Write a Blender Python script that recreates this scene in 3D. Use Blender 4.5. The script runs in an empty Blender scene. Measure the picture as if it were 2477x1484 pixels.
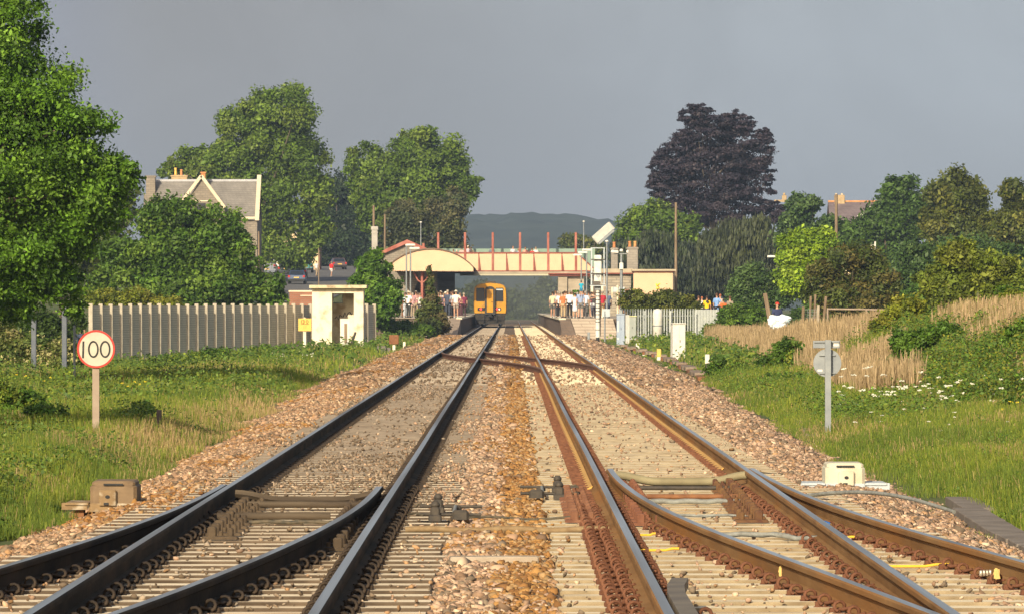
import bpy, bmesh, math, random
import numpy as np
from mathutils import Vector, Matrix, Euler
R = math.radians
random.seed(7); rng = np.random.default_rng(11)
sc = bpy.context.scene
col = sc.collection
F, CX, HY, CZ = 13000.0, 1236.0, 742.0, 1.61      # focal length in reference pixels, vanishing point, eye height above rail
def at(x, y, Y):                                   # where a sight line crosses the plane at distance Y
    return Vector(((x-CX)*Y/F, Y, CZ-(y-HY)*Y/F))
def ss(a, b, x):
    t = np.clip((x-a)/(b-a), 0, 1); return t*t*(3-2*t)

# ------------------------------------------------------------------ materials
def _nt(name):
    m = bpy.data.materials.new(name); m.use_nodes = True
    nt = m.node_tree; b = nt.nodes['Principled BSDF']
    return m, nt, b
def mat(name, c1, c2=None, scale=6, rough=.8, metal=0, bump=0, bs=None, stretch=(1,1,1), detail=5, lo=.35, hi=.65, emis=None, es=0, spec=.3, c3=None, s3=1.5):
    m, nt, b = _nt(name); N = nt.nodes; L = nt.links
    b.inputs['Roughness'].default_value = rough; b.inputs['Metallic'].default_value = metal
    b.inputs['Specular IOR Level'].default_value = spec
    c1 = tuple(c1)+(1,)
    b.inputs['Base Color'].default_value = c1
    tc = N.new('ShaderNodeTexCoord'); mp = N.new('ShaderNodeMapping'); mp.inputs['Scale'].default_value = stretch
    L.new(tc.outputs['Object'], mp.inputs['Vector'])
    out = None
    if c2 is not None:
        n = N.new('ShaderNodeTexNoise'); n.inputs['Scale'].default_value = scale; n.inputs['Detail'].default_value = detail
        L.new(mp.outputs[0], n.inputs['Vector'])
        r = N.new('ShaderNodeValToRGB'); r.color_ramp.elements[0].position = lo; r.color_ramp.elements[1].position = hi
        r.color_ramp.elements[0].color = c1; r.color_ramp.elements[1].color = tuple(c2)+(1,)
        L.new(n.outputs['Fac'], r.inputs['Fac']); out = r.outputs['Color']
        if c3 is not None:
            n3 = N.new('ShaderNodeTexNoise'); n3.inputs['Scale'].default_value = s3; n3.inputs['Detail'].default_value = 6
            L.new(mp.outputs[0], n3.inputs['Vector'])
            r3 = N.new('ShaderNodeValToRGB'); r3.color_ramp.elements[0].position = .5; r3.color_ramp.elements[1].position = .68
            L.new(n3.outputs['Fac'], r3.inputs['Fac'])
            mx = N.new('ShaderNodeMix'); mx.data_type = 'RGBA'
            L.new(r3.outputs['Color'], mx.inputs[0]); L.new(out, mx.inputs[6]); mx.inputs[7].default_value = tuple(c3)+(1,)
            out = mx.outputs[2]
        L.new(out, b.inputs['Base Color'])
    if bump:
        n2 = N.new('ShaderNodeTexNoise'); n2.inputs['Scale'].default_value = bs or scale*3; n2.inputs['Detail'].default_value = 5
        L.new(mp.outputs[0], n2.inputs['Vector'])
        bp = N.new('ShaderNodeBump'); bp.inputs['Strength'].default_value = bump; bp.inputs['Distance'].default_value = .02
        L.new(n2.outputs['Fac'], bp.inputs['Height']); L.new(bp.outputs[0], b.inputs['Normal'])
    if emis:
        b.inputs['Emission Color'].default_value = tuple(emis)+(1,); b.inputs['Emission Strength'].default_value = es
    return m
def brickmat(name, c1, c2, mortar, scale=1.0, bw=.22, rh=.075, rough=.9, rot=True, ms=.012):
    m, nt, b = _nt(name); N = nt.nodes; L = nt.links
    b.inputs['Roughness'].default_value = rough; b.inputs['Specular IOR Level'].default_value = .2
    tc = N.new('ShaderNodeTexCoord'); sep = N.new('ShaderNodeSeparateXYZ'); L.new(tc.outputs['Object'], sep.inputs[0])
    ad = N.new('ShaderNodeMath'); ad.operation = 'ADD'; L.new(sep.outputs[0], ad.inputs[0]); L.new(sep.outputs[1], ad.inputs[1])
    cb = N.new('ShaderNodeCombineXYZ'); L.new(ad.outputs[0], cb.inputs[0]); L.new(sep.outputs[2], cb.inputs[1])
    br = N.new('ShaderNodeTexBrick'); L.new(cb.outputs[0], br.inputs['Vector'])
    br.inputs['Color1'].default_value = tuple(c1)+(1,); br.inputs['Color2'].default_value = tuple(c2)+(1,); br.inputs['Mortar'].default_value = tuple(mortar)+(1,)
    br.inputs['Scale'].default_value = scale; br.inputs['Mortar Size'].default_value = ms; br.inputs['Brick Width'].default_value = bw; br.inputs['Row Height'].default_value = rh
    n = N.new('ShaderNodeTexNoise'); n.inputs['Scale'].default_value = .9; n.inputs['Detail'].default_value = 8; L.new(tc.outputs['Object'], n.inputs['Vector'])
    mx = N.new('ShaderNodeMix'); mx.data_type = 'RGBA'; mx.blend_type = 'MULTIPLY'; mx.inputs[0].default_value = .55
    L.new(br.outputs['Color'], mx.inputs[6]); L.new(n.outputs['Fac'], mx.inputs[7])
    g = N.new('ShaderNodeGamma'); g.inputs['Gamma'].default_value = .9; L.new(mx.outputs[2], g.inputs['Color']); L.new(g.outputs[0], b.inputs['Base Color'])
    return m
def colmat(name, rough=.7, trans=0, spec=.25, tw=(1,1,1)):
    m, nt, b = _nt(name); N = nt.nodes; L = nt.links
    a = N.new('ShaderNodeAttribute'); a.attribute_name = 'Col'
    b.inputs['Roughness'].default_value = rough; b.inputs['Specular IOR Level'].default_value = spec
    L.new(a.outputs['Color'], b.inputs['Base Color'])
    if trans:
        t = N.new('ShaderNodeBsdfTranslucent'); mu = N.new('ShaderNodeMix'); mu.data_type = 'RGBA'; mu.blend_type = 'MULTIPLY'; mu.inputs[0].default_value = 1
        L.new(a.outputs['Color'], mu.inputs[6]); mu.inputs[7].default_value = (1.25*tw[0], 1.15*tw[1], .5*tw[2], 1)
        L.new(mu.outputs[2], t.inputs['Color'])
        mx = N.new('ShaderNodeMixShader'); mx.inputs[0].default_value = trans
        o = N['Material Output']
        L.new(b.outputs[0], mx.inputs[1]); L.new(t.outputs[0], mx.inputs[2]); L.new(mx.outputs[0], o.inputs['Surface'])
    return m

# ------------------------------------------------------------------ objects
def tag(o, label=None, cat=None, group=None, kind=None):
    if label: o['label'] = label
    if cat: o['category'] = cat
    if group: o['group'] = group
    if kind: o['kind'] = kind
    return o
def thing(name, label, cat, loc=(0,0,0), rz=0, group=None):
    o = bpy.data.objects.new(name, None); o.empty_display_size = .2; col.objects.link(o)
    o.location = loc; o.rotation_euler = (0,0,rz)
    return tag(o, label, cat, group)
def put(name, me, parent=None, m=None, loc=None):
    o = bpy.data.objects.new(name, me); col.objects.link(o)
    if m is not None and not me.materials:
        for k in (m if isinstance(m, (list, tuple)) else [m]): me.materials.append(k)
    if parent is not None: o.parent = parent
    if loc is not None: o.location = loc
    return o
def copytree(o, parent=None):
    c = o.copy(); col.objects.link(c); c.parent = parent
    for ch in o.children: copytree(ch, c)
    return c
class MB:
    def __init__(s): s.v = []; s.f = []; s.mi = []; s.cur = 0; s.sm = []; s.smooth = False
    def add(s, vs, fs):
        n = len(s.v); s.v += [tuple(v) for v in vs]
        for f in fs: s.f.append([n+i for i in f]); s.mi.append(s.cur); s.sm.append(s.smooth)
        return s
    def box(s, c, d, rot=None, taper=1.0):
        x, y, z = d[0]/2, d[1]/2, d[2]/2; t = taper
        vs = [Vector(p) for p in ((-x,-y,-z),(x,-y,-z),(x,y,-z),(-x,y,-z),(-x*t,-y*t,z),(x*t,-y*t,z),(x*t,y*t,z),(-x*t,y*t,z))]
        if rot: 
            e = Euler(rot).to_matrix(); vs = [e@v for v in vs]
        c = Vector(c); vs = [v+c for v in vs]
        return s.add(vs, [(0,3,2,1),(4,5,6,7),(0,1,5,4),(1,2,6,5),(2,3,7,6),(3,0,4,7)])
    def bx(s, x0, x1, y0, y1, z0, z1): return s.box(((x0+x1)/2,(y0+y1)/2,(z0+z1)/2), (abs(x1-x0),abs(y1-y0),abs(z1-z0)))
    def bbox(s, c, d, b=.01, rot=None):              # box with chamfered vertical and top edges
        x, y, z = d[0]/2, d[1]/2, d[2]/2
        ring = [(-x+b,-y),(x-b,-y),(x,-y+b),(x,y-b),(x-b,y),(-x+b,y),(-x,y-b),(-x,-y+b)]
        k = lambda px, f: (px[0]*f[0], px[1]*f[1])
        f = ((x-b)/x, (y-b)/y)
        vs = [Vector((p[0],p[1],-z)) for p in ring]+[Vector((p[0],p[1],z-b)) for p in ring]+[Vector((*k(p,f),z)) for p in ring]
        if rot:
            e = Euler(rot).to_matrix(); vs = [e@v for v in vs]
        c = Vector(c); vs = [v+c for v in vs]
        fs = [tuple(range(7,-1,-1)), tuple(range(16,24))]
        for a in (0, 8):
            for i in range(8): fs.append((a+i, a+(i+1)%8, a+8+(i+1)%8, a+8+i))
        return s.add(vs, fs)
    def tube(s, pts, r, n=8, cap=True):
        pts = [Vector(p) for p in pts]; m = len(pts)
        rs = r if isinstance(r, (list, tuple)) else [r]*m
        vs = []; up = None
        for i, p in enumerate(pts):
            t = (pts[min(i+1,m-1)]-pts[max(i-1,0)])
            if t.length < 1e-9: t = Vector((0,0,1))
            t.normalize()
            if up is None: up = t.orthogonal().normalized()
            up = (up-t*up.dot(t)); up = up.normalized() if up.length > 1e-6 else t.orthogonal().normalized()
            w = t.cross(up)
            for k in range(n):
                a = 2*math.pi*k/n; vs.append(p+(up*math.cos(a)+w*math.sin(a))*rs[i])
        fs = []
        for i in range(m-1):
            for k in range(n): fs.append((i*n+k, i*n+(k+1)%n, (i+1)*n+(k+1)%n, (i+1)*n+k))
        a = s.smooth; s.smooth = n > 5; s.add(vs, fs); s.smooth = False
        if cap: s.add(vs[:n], [tuple(range(n-1,-1,-1))]); s.add(vs[-n:], [tuple(range(n))])
        s.smooth = a; return s
    def cyl(s, p0, p1, r0, r1=None, n=12): return s.tube([p0, p1], [r0, r0 if r1 is None else r1], n)
    def lathe(s, c, prof, n=16):                     # profile [(r, z)...] about the vertical through c
        c = Vector(c); vs = []
        for r, z in prof:
            for k in range(n):
                a = 2*math.pi*k/n; vs.append(c+Vector((r*math.cos(a), r*math.sin(a), z)))
        fs = []; m = len(prof)
        for i in range(m-1):
            for k in range(n): fs.append((i*n+k, i*n+(k+1)%n, (i+1)*n+(k+1)%n, (i+1)*n+k))
        fs += [tuple(range(n-1,-1,-1)), tuple(range((m-1)*n, m*n))]
        a = s.smooth; s.smooth = True; s.add(vs, fs); s.smooth = a; return s
    def prism(s, poly, y0, y1):                      # polygon in x,z extruded along y (counter-clockwise seen from -y)
        n = len(poly); vs = [(x,y0,z) for x, z in poly]+[(x,y1,z) for x, z in poly]
        fs = [tuple(range(n)), tuple(range(2*n-1,n-1,-1))]+[((i+1)%n, i, i+n, (i+1)%n+n) for i in range(n)]
        return s.add(vs, fs)
    def sweep(s, prof, path, mis=None):              # prof [(dx,z)] closed, path [(X,Y)] in plan, z added
        n = len(prof); vs = []; m = len(path)
        for i, p in enumerate(path):
            a = path[max(i-1,0)]; b = path[min(i+1,m-1)]
            dx, dy = b[0]-a[0], b[1]-a[1]; l = math.hypot(dx,dy) or 1; nx, ny = dy/l, -dx/l
            z = p[2] if len(p) > 2 else 0
            for q in prof: vs.append((p[0]+nx*q[0], p[1]+ny*q[0], z+q[1]))
        base = len(s.v); s.v += vs
        for i in range(m-1):
            for k in range(n):
                s.f.append([base+i*n+k, base+i*n+(k+1)%n, base+(i+1)*n+(k+1)%n, base+(i+1)*n+k][::-1])
                s.mi.append(mis[k] if mis else s.cur); s.sm.append(False)
        s.f.append([base+k for k in range(n)]); s.mi.append(s.cur); s.sm.append(False)
        s.f.append([base+(m-1)*n+k for k in range(n)][::-1]); s.mi.append(s.cur); s.sm.append(False)
        return s
    def mesh(s, name, mats=None, fix=True):
        me = bpy.data.meshes.new(name); me.from_pydata(s.v, [], s.f)
        for k in (mats if isinstance(mats, (list, tuple)) else [mats] if mats else []): me.materials.append(k)
        me.polygons.foreach_set('material_index', s.mi); me.polygons.foreach_set('use_smooth', s.sm)
        if fix:
            b = bmesh.new(); b.from_mesh(me); bmesh.ops.recalc_face_normals(b, faces=b.faces); b.to_mesh(me); b.free()
        me.update(); return me
    def build(s, name, mats, parent=None, loc=None): return put(name, s.mesh(name, mats), parent, None, loc)
def npmesh(name, V, Fq, cols=None, m=None, smooth=False):
    V = np.asarray(V, dtype=np.float32); Fq = np.asarray(Fq, dtype=np.int32)
    me = bpy.data.meshes.new(name); k = Fq.shape[1]
    me.vertices.add(len(V)); me.vertices.foreach_set('co', V.ravel())
    me.loops.add(Fq.size); me.loops.foreach_set('vertex_index', Fq.ravel())
    me.polygons.add(len(Fq)); me.polygons.foreach_set('loop_start', np.arange(0, Fq.size, k, dtype=np.int32))
    me.polygons.foreach_set('loop_total', np.full(len(Fq), k, dtype=np.int32))
    if smooth: me.polygons.foreach_set('use_smooth', np.ones(len(Fq), dtype=bool))
    me.update(calc_edges=True)
    if cols is not None:
        a = me.color_attributes.new('Col', 'FLOAT_COLOR', 'POINT')
        c = np.ones((len(V), 4), dtype=np.float32); c[:, :3] = cols; a.data.foreach_set('color', c.ravel())
    if m: me.materials.append(m)
    me.validate(); return me
# smooth value noise in numpy (2-D)
_tab = np.random.default_rng(5).random((256, 256))
def vn(x, y):
    xi = np.floor(x).astype(int); yi = np.floor(y).astype(int); fx = x-xi; fy = y-yi
    fx = fx*fx*(3-2*fx); fy = fy*fy*(3-2*fy)
    g = lambda a, b: _tab[a % 256, b % 256]
    return (g(xi,yi)*(1-fx)+g(xi+1,yi)*fx)*(1-fy)+(g(xi,yi+1)*(1-fx)+g(xi+1,yi+1)*fx)*fy
def fbm(x, y, o=4):
    s = 0; a = .5; t = 0
    for i in range(o): s = s+a*vn(x*2**i+17*i, y*2**i+31*i); t += a; a *= .5
    return s/t
# ------------------------------------------------------------------ camera, sun, sky
cam = bpy.data.cameras.new('camera'); co = bpy.data.objects.new('camera', cam); col.objects.link(co)
co.location = (0, 0, CZ); co.rotation_euler = (R(90), 0, 0)
cam.sensor_width = 36; cam.lens = 36*F/2477; cam.clip_start = 1; cam.clip_end = 9000; cam.shift_x = 2.5/2477
sc.camera = co
SAZ, SEL = R(18.5), R(25)                              # sun behind the camera, to the left
sd = Vector((-math.sin(SAZ)*math.cos(SEL), -math.cos(SAZ)*math.cos(SEL), math.sin(SEL)))
sl = bpy.data.lights.new('sun', 'SUN'); sl.energy = 5.0; sl.angle = R(.55); sl.color = (1, .86, .62)
so = bpy.data.objects.new('sun', sl); col.objects.link(so); so.rotation_euler = sd.to_track_quat('Z', 'Y').to_euler(); so.location = (-40, -60, 60)
w = bpy.data.worlds.new('World'); sc.world = w; w.use_nodes = True; nt = w.node_tree; N = nt.nodes; L = nt.links; N.clear()
out = N.new('ShaderNodeOutputWorld'); bg = N.new('ShaderNodeBackground'); bg.inputs['Strength'].default_value = .10
sky = N.new('ShaderNodeTexSky'); sky.sky_type = 'NISHITA'; sky.sun_disc = False; sky.sun_elevation = SEL; sky.sun_rotation = math.pi+SAZ
sky.dust_density = 4.0; sky.ozone_density = .6
bg2 = N.new('ShaderNodeBackground'); bg2.inputs['Strength'].default_value = 1.0
tc = N.new('ShaderNodeTexCoord'); sep = N.new('ShaderNodeSeparateXYZ'); L.new(tc.outputs['Generated'], sep.inputs[0])
# a bank of smoke-grey cloud stands over the northern part of the sky (towards +Y)
def mapr(sock, a, b, c, d, sm=True):
    m = N.new('ShaderNodeMapRange'); m.interpolation_type = 'SMOOTHSTEP' if sm else 'LINEAR'
    L.new(sock, m.inputs[0]); m.inputs[1].default_value = a; m.inputs[2].default_value = b; m.inputs[3].default_value = c; m.inputs[4].default_value = d
    return m.outputs[0]
def mix(f, a, b):
    m = N.new('ShaderNodeMix'); m.data_type = 'RGBA'
    L.new(f, m.inputs[0])
    for i, q in ((6, a), (7, b)):
        if isinstance(q, tuple): m.inputs[i].default_value = q+(1,)
        else: L.new(q, m.inputs[i])
    return m.outputs[2]
mp = N.new('ShaderNodeMapping'); mp.inputs['Scale'].default_value = (9, 9, 13); L.new(tc.outputs['Generated'], mp.inputs[0])
nz = N.new('ShaderNodeTexNoise'); nz.inputs['Scale'].default_value = 1.6; nz.inputs['Detail'].default_value = 3; nz.inputs['Distortion'].default_value = .6; L.new(mp.outputs[0], nz.inputs['Vector'])
xr = mapr(sep.outputs[0], -.075, .095, 0, 1)          # clearer and bluer towards the right
ad = N.new('ShaderNodeMath'); ad.operation = 'MULTIPLY_ADD'; L.new(nz.outputs['Fac'], ad.inputs[0]); ad.inputs[1].default_value = .55; 
sb = N.new('ShaderNodeMath'); sb.operation = 'SUBTRACT'; L.new(xr, sb.inputs[0]); sb.inputs[1].default_value = .28; L.new(sb.outputs[0], ad.inputs[2])
cl = N.new('ShaderNodeClamp'); L.new(ad.outputs[0], cl.inputs[0])
SKA, SKB, SKC = (.285, .29, .298), (.385, .42, .45), (.305, .30, .288)
c1 = mix(cl.outputs[0], SKA, SKB)
zr = mapr(sep.outputs[2], .005, .045, 1, 0)           # browner haze low down
zc = N.new('ShaderNodeMath'); zc.operation = 'MULTIPLY'; L.new(zr, zc.inputs[0]); zc.inputs[1].default_value = .55
c2 = mix(zc.outputs[0], c1, SKC)
xl = mapr(sep.outputs[0], -.095, -.062, 1, 0)          # brighter strip at the far left
xm = N.new('ShaderNodeMath'); xm.operation = 'MULTIPLY'; L.new(xl, xm.inputs[0]); xm.inputs[1].default_value = .55
c3 = mix(xm.outputs[0], c2, (.30, .325, .40))
nz2 = N.new('ShaderNodeTexNoise'); nz2.inputs['Scale'].default_value = 22; nz2.inputs['Detail'].default_value = 4; nz2.inputs['Distortion'].default_value = 1.2; L.new(tc.outputs['Generated'], nz2.inputs['Vector'])
v2 = mapr(nz2.outputs['Fac'], .3, .7, .96, 1.04); hs = N.new('ShaderNodeVectorMath'); hs.operation = 'SCALE'; L.new(c3, hs.inputs[0]); L.new(v2, hs.inputs['Scale']); L.new(hs.outputs[0], bg2.inputs['Color'])
L.new(sky.outputs[0], bg.inputs['Color'])
yr = mapr(sep.outputs[1], .25, .75, 0, 1)
ms = N.new('ShaderNodeMixShader'); L.new(yr, ms.inputs[0]); L.new(bg.outputs[0], ms.inputs[1]); L.new(bg2.outputs[0], ms.inputs[2]); L.new(ms.outputs[0], out.inputs['Surface'])
sc.view_settings.view_transform = 'Standard'; sc.view_settings.look = 'None'; sc.view_settings.exposure = .22; sc.view_settings.gamma = 1
sc.render.resolution_x = 1024; sc.render.resolution_y = 613; sc.render.engine = 'CYCLES'
sc.cycles.max_bounces = 6; sc.cycles.transparent_max_bounces = 8; sc.cycles.diffuse_bounces = 3; sc.cycles.volume_bounces = 0

# ------------------------------------------------------------------ ground
def gz(X, Y):
    X = np.asarray(X, float); Y = np.asarray(Y, float)
    z = -.42+.85*ss(8.0, 10.6, X)*ss(88, 104, Y)*ss(230, 150, Y)
    z = z+.055*np.clip(X-6, 0, 14)-.5*ss(-7.5, -15, X)*ss(130, 200, Y)*ss(330, 280, Y)
    z = z+.35*ss(12, 16, X)*ss(240, 320, Y)
    ramp = 3.37*ss(330, 500, Y)+.02*np.clip(Y-500, 0, 190)
    z = z+ss(-12.2, -14.6, X)*ramp
    z = z+(vn(X*.25+3, Y*.12)-.5)*.16*ss(4.8, 7, np.abs(X))
    return z
def g1(X, Y): return float(gz(X, Y))
def we(Y): return 4.25+.8*ss(60, 150, Y)
def bz(X, Y):
    w_ = we(Y); a = np.abs(X)
    z = -.205-.26*ss(w_-1.0, w_+.35, a)
    z = z-.045*(ss(-3.05, -2.95, X)*ss(-.50, -.60, X)+ss(.30, .40, X)*ss(2.86, 2.78, X))*ss(90, 70, Y)
    z = z+.02*ss(.55, .2, np.abs(X+.1))
    z = z+(vn(X*5, Y*2.2)-.5)*.02+(vn(X*1.3+40, Y*.5)-.5)*.05*ss(3.0, 3.6, a)
    return z
def grid(name, xs, ys, zf, m, sm=True, cf=None):
    X, Y = np.meshgrid(xs, ys); Z = zf(X, Y); V = np.stack([X, Y, Z], -1).reshape(-1, 3)
    nx, ny = len(xs), len(ys); i = np.arange(nx-1)[None, :]+np.arange(ny-1)[:, None]*nx
    Fq = np.stack([i, i+1, i+1+nx, i+nx], -1).reshape(-1, 4)
    return put(name, npmesh(name, V, Fq, cf(X, Y).reshape(-1, 3) if cf else None, m, sm))
m_ground = mat('ground_grass', (.055,.085,.018), (.12,.13,.035), .35, .95, bump=.6, bs=4, c3=(.16,.13,.06), s3=.12)
xs = np.concatenate([[-900,-500,-300,-180,-110,-70,-50], np.arange(-40, -16, 2), np.arange(-16, 16, .5), np.arange(16, 40, 2), [50,70,110,180,300,500,900]])
ys = np.concatenate([[-60,-20,0,12], np.arange(20, 130, 1.5), np.arange(130, 330, 4), np.arange(330, 660, 5), [680,720,780,850,950,1100,1300,1600,1900,2300,2800,3400]])
tag(grid('ground', xs, ys, gz, m_ground), kind='structure')

m_bed = mat('ballast_bed', (.06,.042,.028), (.21,.15,.105), 26, .95, bump=1.0, bs=38, stretch=(1,.55,1), lo=.38, hi=.60, c3=(.25,.145,.065), s3=1.2)
bx_ = np.concatenate([np.arange(-5.8, 5.81, .1)])
by_ = np.concatenate([np.arange(20, 70, .2), np.arange(70, 160, .5), np.arange(160, 400, 2), np.arange(400, 760, 8)])
tag(grid('ballast_bed', bx_, by_, bz, m_bed), kind='structure')

# loose stones lying on the bed
ICO_V = []
t_ = (1+5**.5)/2
for a in (-1, 1):
    for b in (-t_, t_): ICO_V += [(a, b, 0), (0, a, b), (b, 0, a)]
ICO_V = np.array(ICO_V, float); ICO_V /= np.linalg.norm(ICO_V[0])
_b = bmesh.new(); [_b.verts.new(v) for v in ICO_V]; bmesh.ops.convex_hull(_b, input=_b.verts[:]); _b.verts.ensure_lookup_table(); _b.verts.index_update()
ICO_F = np.array([[v.index for v in f.verts] for f in _b.faces]); _b.free()
def rotm(n, r):
    q = r.normal(size=(n, 4)); q /= np.linalg.norm(q, axis=1)[:, None]; a, b, c, d = q.T
    return np.stack([a*a+b*b-c*c-d*d, 2*(b*c-a*d), 2*(b*d+a*c), 2*(b*c+a*d), a*a-b*b+c*c-d*d, 2*(c*d-a*b), 2*(b*d-a*c), 2*(c*d+a*b), a*a-b*b-c*c+d*d], -1).reshape(n, 3, 3)
def stones(P, rad, cols, r):
    n = len(P); var = ICO_V[None]*(1+r.normal(0, .27, (n, 12, 1))); sc_ = rad[:, None]*r.uniform(.5, 1.35, (n, 3))
    V = np.einsum('nij,nvj->nvi', rotm(n, r), var*sc_[:, None, :]); V[:, :, 2] *= .8
    V += P[:, None, :]; Fq = (ICO_F[None]+12*np.arange(n)[:, None, None]).reshape(-1, 3)
    return V.reshape(-1, 3), Fq, np.repeat(cols, 12, axis=0)
PAL = np.array([(.38,.262,.195),(.31,.205,.145),(.43,.31,.235),(.23,.155,.11),(.17,.135,.105),(.35,.22,.13),(.39,.27,.21),(.50,.39,.30)])
RUST = np.array([(.30,.15,.05),(.35,.19,.065),(.21,.105,.04),(.36,.23,.11)])
BRN = np.array([(.20,.145,.095),(.29,.215,.15),(.15,.11,.075),(.34,.27,.20)])
def bcol(X, Y, r):
    n = len(X); c = PAL[r.integers(0, 8, n)]*r.uniform(.6, 1.3, (n, 1))*np.array([1.04, 1.0, .90])
    k = vn(X*.9+7, Y*.22); k2 = vn(X*2.1, Y*.6+50)
    ru = ss(.30, .12, np.abs(X-.12-.12*(k-.5)))*.97*(.6+.4*ss(.2, .5, k2))+ss(.58, .75, k)*.55*(X < -2.9)+.35*ss(.55, .7, k)*(np.abs(X) < .8)
    p = r.random(n) < np.clip(ru, 0, .92); c[p] = (RUST[r.integers(0, 4, n)]*r.uniform(.8, 1.15, (n, 1)))[p]
    tr = (X > -2.9)*(X < -.75); p = r.random(n) < tr*.88; c[p] = (BRN[r.integers(0, 4, n)]*r.uniform(.7, 1.1, (n, 1)))[p]
    lf = (X < -2.9); c[lf] = c[lf]*np.array([.97, .93, .86]); return c
def scatter(y0, y1, dens, r0, r1, r):
    Xs = []; Ys = []
    A = int((y1-y0)*11.0*dens); Y = r.uniform(y0, y1, A); X = r.uniform(-5.5, 5.5, A)
    k = np.abs(X) < Y*.0953+1.1; X, Y = X[k], Y[k]; w_ = we(Y)
    k = np.abs(X) < w_+.15+(vn(X*0+3, Y*.35)-.5)*.8+.25*(vn(X*0+9, Y*1.3)-.5); X, Y = X[k], Y[k]
    tr = ((X > -3.09)*(X < -.49))+((X > .287)*(X < 2.887)); tr = tr > 0
    # sleepers keep their tops mostly clear near the camera; far along the left track stones lie over them
    lt = X < 0
    clear = np.where(lt, .965-.16*ss(46, 50, Y)*(.1+1.3*ss(.4, .75, vn(X*1.1, Y*.3))), .97-.08*ss(60, 100, Y))
    rl = np.minimum(np.minimum(np.abs(X+2.5425), np.abs(X+1.0375)), np.minimum(np.abs(X-.8345), np.abs(X-2.3395))) < .13
    k = (~tr | (r.random(len(X)) > clear)) & ~rl; X, Y, tr = X[k], Y[k], tr[k]
    Z = np.where(tr, -.165, bz(X, Y)); rad = r.uniform(r0, r1, len(X))*np.where(tr, .65, 1)
    rad = rad*np.exp(r.normal(0, .22, len(X))).clip(.6, 1.7); P = np.stack([X, Y, Z+rad*.25], -1); return stones(P, rad, bcol(X, Y, r)*(.84 if y0 >= 120 else 1), r)
m_stone = colmat('ballast_stone', .9, 0, .2)
def cat(parts):
    V = []; Fq = []; C = []; n = 0
    for v, f, c in parts: V.append(v); Fq.append(f+n); C.append(c); n += len(v)
    return np.concatenate(V), np.concatenate(Fq), np.concatenate(C)
parts = [scatter(26, 44, 520, .013, .029, rng), scatter(44, 70, 380, .014, .030, rng), scatter(70, 120, 160, .018, .036, rng), scatter(120, 210, 46, .03, .055, rng), scatter(210, 340, 14, .045, .08, rng)]
# stones lying lower, in the cribs between the sleepers of both tracks
Y = rng.uniform(26, 62, 26000); X = rng.uniform(-3.1, 2.9, 26000); k = ((X < -.45) | (X > .25)) & (np.abs(X) < Y*.0953+.8); X, Y = X[k], Y[k]
parts.append(stones(np.stack([X, Y, -.258+0*X], -1), rng.uniform(.016, .03, len(X)), bcol(X, Y, rng)*.95, rng))
V, Fq, C = cat(parts)
tag(put('ballast_stones', npmesh('ballast_stones', V, Fq, C, m_stone)), kind='stuff')

# ------------------------------------------------------------------ rails
def rmat(name, side, side2):
    return [mat(name+'_side', side, side2, 3, .85, .0, spec=.12, bump=.25, bs=30, stretch=(1,.35,1), c3=(side[0]*1.5, side[1]*1.35, side[2]*1.1), s3=.8),
            mat(name+'_top', (.60,.64,.68), (.30,.275,.25), 1.2, .30, .95, stretch=(6,.06,1), lo=.4, hi=.7, c3=(.16,.13,.11), s3=.7)]
m_railL = rmat('shaded_rail', (.022,.016,.011), (.075,.048,.028))  # sides near black: shade on their right faces put into the colour
m_railR = rmat('rusty_rail', (.185,.098,.040), (.26,.15,.065))
m_railX = [mat('rust_rail_side', (.10,.042,.026), (.15,.07,.04), 3, .85), mat('rust_rail_top', (.20,.13,.09), (.14,.09,.065), 3, .5, .4)]
m_clipL = mat('shaded_clip', (.032,.023,.017), (.065,.045,.03), 20, .75, .2)  # the rail's shadow over these clips is put into their colour
m_clipR = mat('rust_clip', (.105,.045,.027), (.19,.085,.048), 20, .85, 0, spec=.15)
m_ochre = mat('ochre_pad', (.62,.36,.09), (.45,.25,.07), 12, .6)
PROF = [(-.036,-.013),(-.028,-.001),(-.012,0),(.012,0),(.028,-.001),(.036,-.013),(.036,-.04),(.011,-.056),(.009,-.128),(.07,-.147),(.07,-.159),(-.07,-.159),(-.07,-.147),(-.009,-.128),(-.011,-.056),(-.036,-.04)]
PMI = [0,1,1,1,0,0,0,0,0,0,0,0,0,0,0,0]
def clipmesh(name, m, double, s):
    b = MB(); b.smooth = True                          # s = +1 clip on the +x side of the rail
    def one(ox, k):
        c = ox+.046; k *= .84
        b.tube([(s*(c+.040*k*math.cos(a)), -.035+.07*i/9, .046*k+.040*k*math.sin(a)) for i, a in enumerate([R(-70+38*q) for q in range(10)])], .0135*k, 6)
        b.tube([(s*c, .05, .02), (s*(c-.02), -.01, .018), (s*(c-.06), -.045, .03)], .012, 6)
        b.smooth = False; b.bbox((s*(c+.035), .02, .006), (.045, .06, .05), .008); b.smooth = True
    one(.065, 1.0)
    if double: one(.175, 1.05)
    b.smooth = False
    b.bbox((s*(.125 if not double else .17), 0, -.008), (.10 if not double else .20, .10, .012), .004)
    return b.mesh(name, m)
CL = {(k, s): clipmesh('rail_clip', m_clipL if k == 'L' else m_clipR, k == 'D', s) for k in 'LRD' for s in (-1, 1)}
def interp(path, y):
    for a, b in zip(path[:-1], path[1:]):
        if min(a[1], b[1]) <= y <= max(a[1], b[1]): t = (y-a[1])/((b[1]-a[1]) or 1); return a[0]+t*(b[0]-a[0])
    return None
SY = [26.1+.65*i for i in range(900)]                 # sleeper positions along the line
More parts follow.
